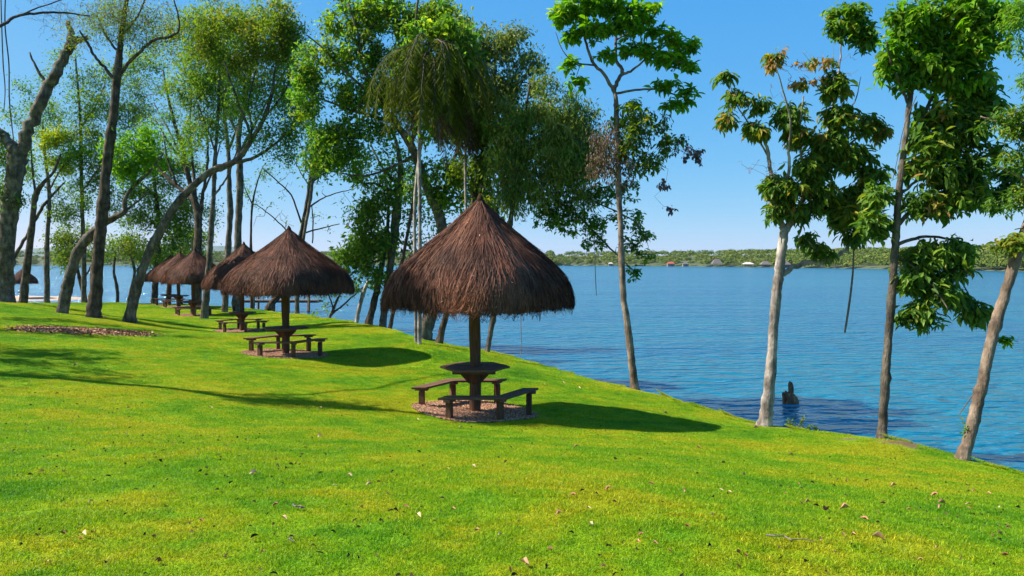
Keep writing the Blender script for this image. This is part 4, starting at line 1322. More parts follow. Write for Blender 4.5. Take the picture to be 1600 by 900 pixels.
t = Tree('tree', 'dark many-forked tree rising behind the shaded fourth shelter', 50, m_bark_dark, LEFT_G, 38)
t.trunk([(308, 497, 17), (308, 430, 13), (309, 370, 12), (310, 345, 11), (308, 325, 9), (298, 290, 7), (288, 245, 6), (275, 200, 5), (262, 150, 3.5), (255, 110, 2.5)], 0, .35)
for l in ([(309, 338, 8), (300, 312, 7), (278, 292, 6), (250, 266, 5), (226, 240, 4), (205, 212, 2.6)], [(311, 342, 7), (318, 300, 5), (325, 250, 4), (322, 195, 2.6)], [(305, 318, 6), (301, 255, 4), (297, 190, 3), (300, 130, 2)],
          [(290, 255, 4), (265, 225, 3), (245, 190, 2)], [(298, 290, 4), (280, 240, 3), (262, 200, 2.4), (240, 160, 1.6)], [(278, 292, 4), (262, 250, 3), (255, 210, 2)], [(318, 300, 3.4), (335, 260, 2.6), (345, 220, 1.8)]):
    t.limb(l)
sg = t.grow([(270, 200, 50, 45, .8), (240, 220, 40, 40, .7), (300, 170, 35, 40, .7), (255, 150, 40, 30, .8)], .6, jig=.18)
t.leaves(sg[::2], LM['olive'], 9, .18, .45, .4, 'scatter', .2)
sg = t.grow([(285, 225, 25, 16), (262, 195, 25, 14), (310, 205, 20, 12)], .5)
t.leaves(sg, LM['bright'], 13, .22, .5, .36, 'scatter', .2, name='bright_leaves')
t.done(m_twig_pale)

t = Tree('tree', 'slender dark tree just right of the massive lopped trunk', 56, m_bark_dark, LEFT_G, 39)
t.trunk([(35, 478, 13), (42, 420, 10), (50, 350, 9), (56, 305, 8), (68, 286, 6), (84, 268, 4), (95, 240, 3)], 0, .5)
for l in ([(20, 405, 5), (40, 370, 5), (60, 335, 5), (80, 306, 4), (102, 284, 2.6)], [(56, 305, 4), (50, 260, 3), (48, 210, 2)]):
    t.limb(l)
sg = t.grow([(50, 150, 28, 22, .6), (40, 190, 30, 22), (75, 180, 30, 22, .6), (60, 250, 30, 20, .7), (30, 250, 14, 25)], .45)
t.leaves(sg, LM['mid'], 14, .24, .45, .45, 'scatter', .2)
t.done()
t = Tree('tree', 'thin trunk with a glowing yellow-green leaf cluster near the left edge', 58, m_bark_grey, LEFT_G, 40)
t.trunk([(74, 475, 9), (73, 420, 7), (74, 370, 6.5), (77, 320, 5.5), (75, 280, 5), (69, 230, 4), (66, 190, 3)], 0, .5)
t.limb([(76, 300, 3), (90, 272, 2.4), (108, 250, 1.6)])
sg = t.grow([(72, 222, 30, 13), (95, 212, 14, 8), (100, 255, 22, 14)], 1.1)
t.leaves(sg, LM['yellow'], 16, .26, .5, .4, 'scatter', .2)
sg = t.grow([(110, 245, 28, 18), (140, 232, 25, 16), (115, 275, 22, 12)], .5)
t.leaves(sg, LM['bright'], 15, .24, .5, .4, 'scatter', .2, name='green_leaves')
t.done()
t = Tree('tree', 'thin straight tree with airy green crown left of the curved grey trunk', 59, m_bark_grey, LEFT_G, 41)
t.trunk([(131, 476, 8), (131, 420, 7), (129, 340, 6), (127, 270, 5), (126, 200, 4.4), (122, 140, 3.4), (118, 90, 2.4)], 0, .6)
for l in ([(128, 300, 3), (150, 270, 2.6), (170, 240, 2)], [(127, 250, 3), (105, 215, 2.4), (88, 180, 1.8)], [(126, 200, 3), (150, 165, 2.4), (165, 130, 1.8)]):
    t.limb(l)
sg = t.grow([(150, 250, 34, 22), (120, 230, 30, 20), (175, 270, 30, 20), (40, 270, 26, 22, .8), (90, 330, 28, 18)], .45)
t.leaves(sg, LM['lime'], 13, .26, .5, .48, 'scatter', .2, name='bright_foliage')  # clumps in the lime leaf colour
sg = t.grow([(130, 205, 40, 26), (110, 165, 38, 24), (155, 165, 40, 28), (140, 130, 36, 24), (90, 130, 30, 18, .9), (60, 165, 26, 18, .8), (165, 110, 30, 20, .8), (215, 110, 34, 22, .8), (150, 215, 30, 20), (110, 325, 32, 22), (145, 295, 30, 22), (170, 300, 25, 18), (95, 300, 24, 18, .7), (220, 175, 35, 24), (215, 140, 35, 24), (235, 95, 30, 24), (190, 185, 30, 22), (180, 325, 30, 18), (60, 205, 30, 20, .7), (95, 95, 30, 22, .6)], .42)
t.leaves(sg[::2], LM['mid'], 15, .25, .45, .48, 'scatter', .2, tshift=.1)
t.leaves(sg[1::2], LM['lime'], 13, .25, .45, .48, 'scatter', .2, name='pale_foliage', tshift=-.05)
t.done()
t = Tree('tree', 'bushy shore tree with low round crown between the curved and the upright trunks', 63, m_bark_dark, LEFT_G, 42)
t.trunk([(134, 474, 6), (128, 450, 5.5), (122, 425, 4.5), (118, 400, 3.5)], 0, .6)
t.limb([(127, 445, 3), (140, 420, 2.4), (150, 400, 1.8)])
sg = t.grow([(112, 398, 34, 26), (140, 400, 28, 22), (95, 380, 24, 18), (125, 370, 30, 20)], .5)
t.leaves(sg, LM['olive'], 17, .26, .5, .5, 'scatter', .3)
t.done()
t = Tree('tree', 'small shore tree with round crown right of the upright dark trunk', 62, m_bark_dark, LEFT_G, 43)
t.trunk([(184, 474, 5), (183, 450, 4.4), (178, 425, 3.6), (180, 400, 3)], 0, .6)
sg = t.grow([(190, 402, 30, 20), (175, 385, 26, 18), (205, 385, 24, 18)], .55)
t.leaves(sg, LM['dark'], 17, .26, .5, .5, 'scatter', .3, tshift=.1)
t.done()
t = Tree('tree', 'crooked little shore tree beside the base of the long leaning trunk', 61, m_bark_grey, LEFT_G, 44)
t.trunk([(200, 474, 5), (207, 445, 4.5), (210, 425, 4), (206, 405, 3.4), (198, 395, 2)], 0, .6)
t.limb([(209, 430, 2.6), (222, 410, 2), (232, 395, 1.5)])
sg = t.grow([(215, 390, 28, 18, .8), (235, 400, 22, 16), (200, 380, 20, 14)], .5)
t.leaves(sg, LM['olive'], 13, .24, .5, .5, 'scatter', .3)
t.done()
t = Tree('tree', 'leafy shore tree behind the farthest shelter, trunk dark and thick', 60, m_bark_dark, LEFT_G, 45)
t.trunk([(241, 475, 11), (243, 440, 9), (246, 400, 8), (248, 350, 6), (243, 300, 5), (238, 250, 4), (230, 200, 3)], 0, .6)
for l in ([(247, 380, 4), (262, 350, 3), (275, 330, 2)], [(244, 310, 3.4), (225, 290, 2.6), (205, 280, 2)], [(247, 360, 3), (232, 340, 2.4), (220, 330, 2)]):
    t.limb(l)
sg = t.grow([(270, 290, 34, 22), (235, 265, 32, 20), (300, 265, 28, 22), (290, 330, 26, 18), (215, 225, 32, 22), (330, 330, 20, 24, .7)], .42)
t.leaves(sg, LM['lime'], 13, .24, .5, .48, 'scatter', .2, name='bright_foliage')  # these masses take the lime leaf colour
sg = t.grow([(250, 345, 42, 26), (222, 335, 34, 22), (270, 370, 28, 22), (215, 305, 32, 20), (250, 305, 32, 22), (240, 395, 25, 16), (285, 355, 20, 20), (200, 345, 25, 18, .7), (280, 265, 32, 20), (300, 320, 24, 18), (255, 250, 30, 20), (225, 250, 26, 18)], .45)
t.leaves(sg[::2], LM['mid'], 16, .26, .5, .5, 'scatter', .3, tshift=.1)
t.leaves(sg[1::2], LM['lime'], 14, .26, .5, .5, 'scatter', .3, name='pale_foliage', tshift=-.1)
t.done()
t = Tree('tree', 'dense dark rounded tree directly behind the roof of the shaded fourth shelter', 64, m_bark_dark, LEFT_G, 46)
t.trunk([(263, 475, 8), (265, 440, 7), (268, 400, 5), (270, 370, 3)], 0, .6)
sg = t.grow([(265, 395, 30, 24), (295, 385, 22, 22), (315, 375, 20, 14), (285, 370, 26, 20), (318, 395, 16, 14)], .5)
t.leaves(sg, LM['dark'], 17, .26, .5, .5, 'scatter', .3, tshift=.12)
t.done()
t = Tree('tree', 'thin bare sapling rising between the half hidden and the second roof', 54, m_bark_dark, LEFT_G, 47)
t.trunk([(393, 488, 5), (393, 430, 4), (392, 375, 3.6), (393, 335, 3.2), (396, 310, 2.8), (402, 285, 2.2), (410, 262, 1.6)], 0, .5)
t.limb([(395, 320, 2), (385, 300, 1.6), (380, 285, 1.2)])
sg = t.grow([(395, 300, 25, 35, .4), (410, 265, 20, 15, .6)], .8)
t.leaves(sg[::2], LM['mid'], 7, .2, .45, .4, 'scatter', .2)
t.done()

# tree just outside the left edge: its bare bough hangs into the picture, its trunk shadow crosses the lawn
t = Tree('tree', 'bare bough with thin twigs reaching in at the top left corner', 14.4, m_bark_dark, LEFT_G, 48)
t.trunk([(-365, 560, 40), (-368, 450, 36), (-362, 300, 34), (-368, 150, 32), (-352, 0, 28), (-345, -150, 22), (-340, -320, 16), (-330, -480, 8)], 0, .3)
t.limb([(-352, -20, 8), (-200, 20, 8), (-100, 42, 7), (-40, 50, 6), (0, 40, 5), (25, 25, 4.4), (60, 20, 4), (100, 20, 3), (140, 25, 2)], dY=6)
t.limb([(25, 26, 2.6), (60, 12, 2.2), (90, 2, 1.8), (120, -10, 1.4)], dY=.8)
t.limb([(-340, -300, 5), (-250, -380, 4), (-180, -420, 2)])
t.limb([(-345, -150, 5), (-430, -250, 4), (-500, -300, 2)])
n_ = len(t.np_)
sv, sr = t.np_, t.nr_
A = np.array(sv)
k = [i for i in range(n_) if 800 + A[i, 0] / A[i, 1] * F > -30]
t.np_ = [sv[i] for i in k]; t.nr_ = [sr[i] for i in k]
sg = t.grow([(90, 20, 60, 26, 1.6, 6), (150, 25, 50, 22, 1.5, 6), (60, 45, 40, 22, 1.0, 6)], .8, jig=.2)
t.np_, t.nr_ = sv, sr
sg = t.grow([(-250, -380, 70, 50), (-420, -260, 70, 50), (-330, -480, 60, 40)], .12)
t.leaves(sg, LM['mid'], 14, .2, .45, .3, 'scatter', .3)
t.done(m_twig_pale)


# leafy trees standing left of the view: only their dappled shade reaches the lawn in the picture
for i, (X, Y, H, sd_) in enumerate(((-21.5, 18.6, 11, 51), (-29, 24, 12, 52), (-20.5, 14.2, 9.5, 53), (-25, 28, 11, 54))):
    t = Tree('tree', ('slim leafy tree left of the view, its dappled shade crossing the middle lawn', 'larger leafy tree left of the view shading the lawn by the leaf litter',
                      'small leafy tree left of the view, nearest to the viewer', 'leafy tree left of the view, farthest up the lawn')[i], Y, m_bark_dark, LEFT_G, sd_)
    t.k, t.kl = 1.0, 1.0
    px = 800 + X / Y * F
    z0 = gz(X, Y)
    py = lambda z: HZ - (z - CAMZ) * F / Y
    u = F / Y
    t.trunk([(px, py(z0), .34 * u), (px + .2 * u, py(z0 + 3), .26 * u), (px - .1 * u, py(z0 + 6), .2 * u), (px + .2 * u, py(z0 + H - 1), .1 * u)], 0, .5)
    for k in range(5):
        a_ = k * 2.4
        zb = z0 + 4 + k * .9
        t.limb([(px + .1 * u, py(zb), .1 * u), (px + 1.1 * math.cos(a_) * u, py(zb + 1), .07 * u), (px + 2.4 * math.cos(a_) * u, py(zb + 1.8), .035 * u)], dY=2.4 * math.sin(a_))
    bl = [(px + rng.normal() * 1.6 * u, py(z0 + H * rng.uniform(.62, 1.0)), 1.0 * u, .7 * u, 1, rng.normal() * 1.7) for k in range(14)]
    sg = t.grow(bl, .25 * (24 / u * 2))
    t.leaves(sg, LM['mid'], 14, .2, .5, .3, 'scatter', .2)
    t.done()


# --- slender palms
def palm(label, Y, trunk, top, fronds, seed, dry=0, length=(1.6, 2.6)):
    t = Tree('slender_palm', label, Y, m_bark_pale, 'slender palms behind the shelters', seed, 'palm')
    t.trunk(trunk, 0, .2, sides=8)
    rs = t.rs
    tp = t.tpath[-1, :3]
    for k in range(fronds):
        a_ = k * 2.399 + rs.random() * .5
        L = rs.uniform(*length)
        el = rs.uniform(-.1, 1.15)
        is_dry = k < dry
        if is_dry: el = -.6
        n = 9
        st = t.tpath[-1 - int(rs.integers(0, max(2, len(t.tpath) // 12))), :3]
        pts = [st + np.array([0, 0, rs.uniform(0, .2)])]
        d = np.array([math.cos(a_) * math.cos(el), math.sin(a_) * math.cos(el), math.sin(el)])
        for i in range(n):
            d = unit(d + np.array([0, 0, (-.34 - .3 * rs.random()) if not is_dry else -.5]) + .06 * rs.normal(size=3))
            pts.append(pts[-1] + d * L / n)
        pts = np.array(pts)
        fr = link('frond', MB().tube(pts - t.off, np.linspace(.022, .006, n + 1), 5).build('frond', m_twig), t.root)
        # leaflets
        m = 64
        f = np.repeat(np.linspace(.12, 1, m), 2)
        i0 = np.minimum((f * n).astype(int), n - 1); fr_ = (f * n - i0)[:, None]
        base = pts[i0] * (1 - fr_) + pts[i0 + 1] * fr_
        tan = unit(pts[i0 + 1] - pts[i0])
        sd = unit(np.cross(tan, np.array([0, 0, 1.0]) + 1e-3)) * np.tile([1, -1], m)[:, None]
        dd = unit(tan * .55 + sd * .8 + np.array([0, 0, -.75]) + .22 * rs.normal(size=(2 * m, 3)))
        Ll = (.50 * np.sin(np.clip(f, .05, .97) * 3.0) + .12) * (.8 + .4 * rs.random(2 * m))
        V, T, kk = leaf_arrays(base - t.off, dd, unit(np.cross(dd, sd) + .3 * rs.normal(size=(2 * m, 3))), Ll, np.full(2 * m, .024), True, .1)
        tt = np.clip(rs.normal(.45, .2, 2 * m), 0, 1)
        tag(link('leaflets', mesh('leaflets', V, None, T, np.repeat(tt, kk), mat=LM['dry'] if is_dry else LM['palm']), fr), kind='stuff')
    return t.root


LM['palm'] = leaf_mat('palm_leaves', [(0, (.040, .055, .006)), (.5, (.105, .135, .012)), (.85, (.20, .22, .02)), (1, (.30, .25, .04))], .4, .08)
palm('tall slender pole-like palm with shaggy drooping crown, its thin shadow on the grass mound', 24.3, [(655, 547, 7), (656, 480, 6), (656, 400, 6), (656, 320, 5.5), (655, 250, 5.5), (656, 190, 5), (662, 130, 5), (672, 75, 4)], None, 34, 61, 4, (2.2, 3.9))
palm('thin pale palm stem close behind the pole-like palm', 25.6, [(650, 541, 5.5), (649, 470, 5), (648, 400, 5), (648, 330, 5), (652, 270, 4.5), (664, 200, 4.5), (686, 130, 4), (706, 90, 3.4)], None, 30, 62, 2, (2.0, 3.6))
palm('thin palm stem rising behind the peak of the nearest shelter, dry fronds hanging', 26.5, [(742, 556, 5), (736, 470, 4.5), (731, 400, 4.5), (728, 320, 4.2), (727, 260, 4), (729, 200, 4), (733, 160, 3)], None, 13, 63, 5, (1.2, 1.9))


# --- hanging vines
def vine(label, pts, Y, mat=m_twig_pale):
    w = np.array([np.r_[P(x, y, Y), wd * .5 * Y / F] for x, y, wd in pts])
    sp = spline(w, 6)
    o = link('hanging_vine', MB().tube(sp[:, :3], np.maximum(sp[:, 3], .004), 5).build('hanging_vine', mat, True))
    return tag(o, label, 'vine', 'vines hanging from the trees')


vine('thick straight vine dangling over the water right of the pale forked tree', [(1334, 378, 2.5), (1333, 420, 3), (1329, 460, 3.5), (1324, 495, 3.5), (1320, 520, 3)], 16)
vine('fine vine hanging over the water left of the tall slim tree', [(929, 372, 1), (930, 420, 1.2), (931, 445, 1.2), (932, 462, 1)], 25)
vine('fine vine hanging below the right eave of the nearest shelter', [(813, 470, 1), (814, 515, 1.2), (815, 545, 1), (811, 562, 1)], 25)
vine('long dark vine hanging near the left edge, nearer to the forked trunk', [(9, -20, 1.6), (8, 40, 2), (14, 100, 2), (15, 160, 2), (22, 225, 1.6)], 20, m_twig)
vine('long dark vine hanging at the very left edge of the picture', [(1, -20, 1.6), (3, 50, 2), (5, 100, 2), (8, 140, 1.6), (6, 175, 1.4)], 20, m_twig)
vine('thin vine curling down beside the trunk of the grey upper right tree', [(1432, 150, 1.4), (1412, 200, 1.2), (1404, 240, 1.2), (1395, 280, 1)], 13.6, m_twig)

# ------------------------------------------------------------------ stump in the water, shore weeds, pier, far buildings
sx, sy = (1236 - 800) / F * 28.8, 28.8
st = thing('tree_stump', 'dark broken tree stump with an upright prong standing in the lake', 'stump', (sx, sy, WATER_Z))
rs = np.random.default_rng(5)


def rings(rows, K=16, jag=.08, top=True):
    """rows of (cx, cy, z, rx, ry)"""
    a_ = np.arange(K) * 2 * math.pi / K
    w = 1 + jag * rs.normal(size=K)
    V = []
    for cx, cy, z, rx, ry in rows:
        ww = w * (1 + .05 * rs.normal(size=K))
        V.append(np.stack([cx + rx * ww * np.cos(a_), cy + ry * ww * np.sin(a_), z + .03 * rs.normal(size=K)], -1))
    V = np.concatenate(V + [np.array([[rows[-1][0], rows[-1][1], rows[-1][2]]])])
    n = len(rows)
    j = np.arange(K); k = (j + 1) % K
    Q = np.concatenate([np.stack([i * K + j, i * K + k, (i + 1) * K + k, (i + 1) * K + j], -1) for i in range(n - 1)])
    T = np.stack([np.full(K, n * K), (n - 1) * K + j, (n - 1) * K + k], -1)
    return V, Q, T


V, Q, T = rings([(.03, 0, -.7, .40, .34), (.03, 0, 0, .36, .30), (.01, 0, .14, .37, .30), (-.02, 0, .30, .33, .26), (-.06, 0, .42, .22, .18), (-.05, 0, .40, .05, .05)])
V[:, 2] += np.where(V[:, 2] > .15, -.32 * (V[:, 0] + .05), 0)
link('stump_base', mesh('stump_base', V, Q, T, smooth=False, mat=m_stump), st)
V, Q, T = rings([(-.02, 0, .15, .17, .15), (-.01, 0, .42, .12, .11), (.01, 0, .58, .115, .10), (-.01, 0, .74, .12, .10), (-.02, .0, .84, .085, .08), (-.04, 0, .92, .03, .03)], 12)
link('prong', mesh('prong', V, Q, T, smooth=False, mat=m_stump), st)
st.scale = (.88, .88, .9)

for i, (px, h_) in enumerate(((1232, .17), (1247, .24), (1262, .13), (1275, .12), (1288, .10))):
    Y = 15.9 - (px - 1200) * .006
    x_ = (px - 800) / F * Y
    z_ = gz(x_, Y)
    w_ = thing('shore_weed', ['small dark weed at the water edge left of the two taller sprigs', 'tallest dark weed sprig at the lawn edge below the stump', 'low dark weed right of the tallest sprig on the lawn edge',
                              'spreading low weed on the lawn edge below right of the stump', 'last small weed of the row on the lawn edge right of the stump'][i], 'weed', (x_, Y, z_), 'weeds on the lawn edge below the stump')
    q = MB()
    tips = []
    for k in range(6):
        e = np.array([rs.normal() * h_ * .4, rs.normal() * h_ * .4, h_ * rs.uniform(.6, 1.1)])
        q.tube([(0, 0, -.08), e * .5 + rs.normal(size=3) * .02, e], [.006, .005, .003], 4)
        tips += [e * f for f in (.4, .6, .8, 1.0)]
    link('stems', q.build('stems', m_twig), w_)
    tips = np.repeat(np.array(tips), 3, 0)
    n = len(tips)
    V, T, k = leaf_arrays(tips, unit(rs.normal(size=(n, 3)) + np.array([0, 0, .3])), unit(rs.normal(size=(n, 3)) + np.array([0, 0, 1])), np.full(n, .05), np.full(n, .022), True)
    tag(link('weed_leaves', mesh('weed_leaves', V, None, T, np.repeat(rs.random(n), k), mat=LM['dark']), w_), kind='stuff')

# pier
PY = 80.0
pr = thing('pier', 'wooden pier on posts over the water, seen below the second shelter roof', 'pier', ((445 - 800) / F * PY, PY, WATER_Z))
ox = pr.location.x
dz_ = CAMZ - (469 - HZ) / F * PY - WATER_Z
for i in range(32):
    x_ = -4.2 + i * .25
    link('deck_plank', MB().box(x_, 0, dz_, .235, 2.0, .07).build('deck_plank', m_pier), pr)
for y_ in (-.8, .8):
    link('beam', MB().box(-.2, y_, dz_ - .14, 8.2, .14, .18).build('beam', m_pier), pr)
for px, side in ((402, -1), (423, 1), (431, -1), (442, 1), (456, -1), (477, 1), (487, -1), (398, 1)):
    x_ = (px - 800) / F * PY - ox
    q = MB().tube([(x_, side * 1.12, -2), (x_ + .02, side * 1.12, dz_ + .85 + .1 * rs.random())], [.13, .12], 8)
    link('post', q.build('post', m_stump), pr)
link('rail', MB().tube([(-4.0, 1.12, dz_ + .55), (3.0, 1.12, dz_ + .6)], .05, 6).build('rail', m_pier), pr)


# far waterside buildings
def far_house(px, Y, w, wall_h, roof_h, roof_mat, wall_mat, label, name='boathouse', hip=True, open_=False, py=None):
    x_ = (px - 800) / F * Y
    z0 = WATER_Z + .3
    t = thing(name, label, 'building', (x_, Y, z0), 'buildings on the far shore')
    d = w * .7
    if open_:
        for sx_ in (-1, -.33, .33, 1):
            for sy_ in (-1, 1):
                link('post', MB().box(sx_ * w * .44, sy_ * d * .42, wall_h / 2 - .5, .25, .25, wall_h + 1).build('post', wall_mat), t)
    else:
        link('wall', MB().box(0, 0, wall_h / 2 - .5, w * .86, d * .8, wall_h + 1).build('wall', wall_mat), t)
        link('door', MB().box(w * .1, -d * .41, wall_h * .4, 1.0, .1, wall_h * .8).build('door', m_stump), t)
    r_ = w * .18 if hip else w * .5
    V = [(-w / 2, -d / 2, wall_h), (w / 2, -d / 2, wall_h), (w / 2, d / 2, wall_h), (-w / 2, d / 2, wall_h), (-r_, 0, wall_h + roof_h), (r_, 0, wall_h + roof_h)]
    me = mesh('roof', V, [[0, 1, 5, 4], [2, 3, 4, 5], [3, 2, 1, 0]], [[1, 2, 5], [3, 0, 4]], mat=roof_mat)
    link('roof', me, t)
    return t


m_red = simple_mat('red_tiles', [(.3, (.30, .07, .045)), (.7, (.42, .12, .08))], 2, bs=0)
m_cream = simple_mat('cream_roof', [(.3, (.46, .42, .36)), (.7, (.56, .52, .45))], 2, bs=0)
m_grey = simple_mat('grey_thatch', [(.3, (.10, .085, .085)), (.7, (.19, .165, .16))], 2, bs=0)
m_lwall = simple_mat('light_wall', [(.3, (.20, .17, .15)), (.7, (.28, .25, .21))], 2, bs=0)
m_dwall = simple_mat('dark_wall', [(.3, (.07, .06, .055)), (.7, (.13, .11, .10))], 2, bs=0)
far_house(1048, 695, 7.5, 2.2, 2.0, m_red, m_lwall, 'small red-roofed house on the far shore')
far_house(1120, 655, 9.5, 2.4, 4.2, m_grey, m_dwall, 'grey thatched boathouse on the far shore left of the cream roof', open_=True)
far_house(1169, 618, 9.0, 2.2, 1.7, m_cream, m_dwall, 'wide pale cream roofed shelter on the far shore', open_=True)
far_house(1196, 596, 8.5, 2.0, 2.8, m_grey, m_dwall, 'low brown thatched hut on the far shore right of the cream roof', open_=True)
far_house(1228, 580, 7, 2.0, 2.6, m_grey, m_dwall, 'small dark hut on the far shore behind the pale forked trunk')
far_house(954, 760, 5, 2.0, 1.3, m_cream, m_lwall, 'tiny pale roofed hut on the far shore left of the slim tree')
far_house(1071, 690, 6, 2.0, 1.6, m_grey, m_lwall, 'tiny hut on the far shore right of the red roof')

# ------------------------------------------------------------------ grass, litter, fallen leaves
def grass_tile(n=2400, size=.5):
    rs = np.random.default_rng(9)
    b = np.c_[(rs.random((n, 2)) - .5) * size, np.zeros(n)]
    h = .018 + .022 * rs.random(n) ** 1.6
    lean = rs.normal(size=(n, 2)) * .55
    d = np.c_[lean, np.ones(n)]
    d = unit(d)
    sd = unit(np.c_[rs.normal(size=(n, 2)), np.zeros(n)])
    w = .0016 + .0012 * rs.random(n)
    b[:, 2] = -.01
    m = b + d * h[:, None] * .6
    tip = b + d * h[:, None] + np.c_[lean * h[:, None] * .55, -h * .12 * np.abs(lean).sum(1)]
    V = np.stack([b - sd * w[:, None], b + sd * w[:, None], m - sd * w[:, None] * .8, m + sd * w[:, None] * .8, tip], 1).reshape(-1, 3)
    k = np.arange(n)[:, None] * 5
    Q = k + np.array([[0, 1, 3, 2]])
    T = k + np.array([[2, 3, 4]])
    tt = np.clip(rs.normal(.5, .27, n), 0, .95)
    tt = np.where(rs.random(n) < .02, 1.0, tt)
    return mesh('grass_tuft', V, Q, T, np.repeat(tt, 5), mat=m_grass)


tile = bpy.data.objects.new('grass_tuft', grass_tile())


def gpts(y0, y1, step, scale):
    out_ = []
    ys = np.arange(y0, y1, step)
    for y in ys:
        lim = .72 * y + .6
        x = np.arange(-lim, lim, step)
        out_.append(np.c_[x + rng.uniform(-.3, .3, len(x)) * step, y + rng.uniform(-.3, .3, len(x)) * step, np.full(len(x), scale)])
    return np.concatenate(out_)


pts = np.concatenate([gpts(2.9, 10, .33, 1.0), gpts(10, 20, .42, 1.12), gpts(20, 36, .62, 1.6), gpts(36, 62, 1.0, 2.4)])
z, sd = ground(pts[:, 0], pts[:, 1])
keep = sd < np.where(pts[:, 2] > 1.3, -.25, .25)
for bx, by, R in BEDS:
    keep &= np.hypot(pts[:, 0] - bx, pts[:, 1] - by) > R + .2 * pts[:, 2] - .05
for bx, by, R in BARE:
    keep &= np.hypot(pts[:, 0] - bx, pts[:, 1] - by) > R + .12 * pts[:, 2]
lx, ly = P(130, 519, 25.5)[:2]
keep &= (((pts[:, 0] - lx) / 2.0) ** 2 + ((pts[:, 1] - ly) / 1.6) ** 2) > 1
pts, z = pts[keep], z[keep]
zx = ground(pts[:, 0] + .2, pts[:, 1])[0]; zy = ground(pts[:, 0], pts[:, 1] + .2)[0]
nrm = unit(np.c_[-(zx - z) / .2, -(zy - z) / .2, np.ones(len(z))])
yaw = rng.random(len(z)) * 2 * math.pi
rot = np.zeros((len(z), 3), np.float32)
for i in range(len(z)):
    q_ = Vector((0, 0, 1)).rotation_difference(Vector(nrm[i])) @ Matrix.Rotation(yaw[i], 3, 'Z').to_quaternion()
    rot[i] = q_.to_euler()
gm = bpy.data.meshes.new('grass')
gm.vertices.add(len(z))
gm.vertices.foreach_set('co', np.c_[pts[:, :2], z].astype(np.float32).ravel())
a = gm.attributes.new('rot', 'FLOAT_VECTOR', 'POINT'); a.data.foreach_set('vector', rot.ravel())
a = gm.attributes.new('scl', 'FLOAT', 'POINT'); a.data.foreach_set('value', pts[:, 2].astype(np.float32))
gm.update()
gm.materials.append(m_grass)
go = tag(link('grass', gm), 'short mown grass covering the lawn', 'grass', kind='stuff')
ng = bpy.data.node_groups.new('grass_scatter', 'GeometryNodeTree')
ng.interface.new_socket('Geometry', in_out='INPUT', socket_type='NodeSocketGeometry')
ng.interface.new_socket('Geometry', in_out='OUTPUT', socket_type='NodeSocketGeometry')
gi, goo = ng.nodes.new('NodeGroupInput'), ng.nodes.new('NodeGroupOutput')
ip = ng.nodes.new('GeometryNodeInstanceOnPoints')
oi = ng.nodes.new('GeometryNodeObjectInfo')
oi.inputs['Object'].default_value = tile
na = ng.nodes.new('GeometryNodeInputNamedAttribute'); na.data_type = 'FLOAT_VECTOR'; na.inputs['Name'].default_value = 'rot'
ns = ng.nodes.new('GeometryNodeInputNamedAttribute'); ns.data_type = 'FLOAT'; ns.inputs['Name'].default_value = 'scl'
er = ng.nodes.new('FunctionNodeEulerToRotation')
ng.links.new(gi.outputs[0], ip.inputs['Points'])
ng.links.new(oi.outputs['Geometry'], ip.inputs['Instance'])
ng.links.new(na.outputs['Attribute'], er.inputs[0])
ng.links.new(er.outputs[0], ip.inputs['Rotation'])
ng.links.new(ns.outputs['Attribute'], ip.inputs['Scale'])
ng.links.new(ip.outputs[0], goo.inputs[0])
md = go.modifiers.new('scatter', 'NODES')
md.node_group = ng

# leaf litter circle under the left trees
rs = np.random.default_rng(21)
n = 3600
rr = np.sqrt(rs.random(n)) * (1 + .13 * rs.normal(size=n)); aa = rs.random(n) * 2 * math.pi
x_, y_ = lx + 2.15 * rr * np.cos(aa), ly + 1.75 * rr * np.sin(aa)
base = np.stack([x_, y_, ground(x_, y_)[0] + .012 + .012 * rs.random(n)], -1)
V, T, k = leaf_arrays(base, unit(rs.normal(size=(n, 3)) * np.array([1, 1, .12])), unit(rs.normal(size=(n, 3)) * .28 + np.array([0, 0, 1])), .08 + .08 * rs.random(n), .04 + .04 * rs.random(n), True, .3)
tag(link('leaf_litter', mesh('leaf_litter', V, None, T, np.repeat(np.clip(rs.normal(.55, .25, n), 0, 1), k), mat=m_litter)), 'round patch of dry pinkish brown leaves on the lawn at left', 'leaf litter', kind='stuff')

# dark crumbs scattered over the lawn
n = 1500
yy = 3.2 + 16 * rs.random(n) ** 1.6
xx = (rs.random(n) - .5) * 1.42 * yy
cl = np.sin(xx * .9 + 1) * np.sin(yy * .7) + rs.normal(size=n) * .7 > .1
xx, yy = xx[cl], yy[cl]
zz, sd = ground(xx, yy)
ok = sd < -.3
xx, yy, zz = xx[ok], yy[ok], zz[ok]
n = len(xx)
base = np.stack([xx, yy, zz + .022], -1)
V, T, k = leaf_arrays(base, unit(rs.normal(size=(n, 3)) * np.array([1, 1, .4])), unit(rs.normal(size=(n, 3)) * .6 + np.array([0, 0, 1])), .015 + .045 * rs.random(n) ** 2, .010 + .02 * rs.random(n), True, .4)
tag(link('lawn_debris', mesh('lawn_debris', V, None, T, np.repeat(rs.random(n), k), mat=m_speck)), 'dark crumbs of leaf and bark scattered over the lawn', 'debris', kind='stuff')


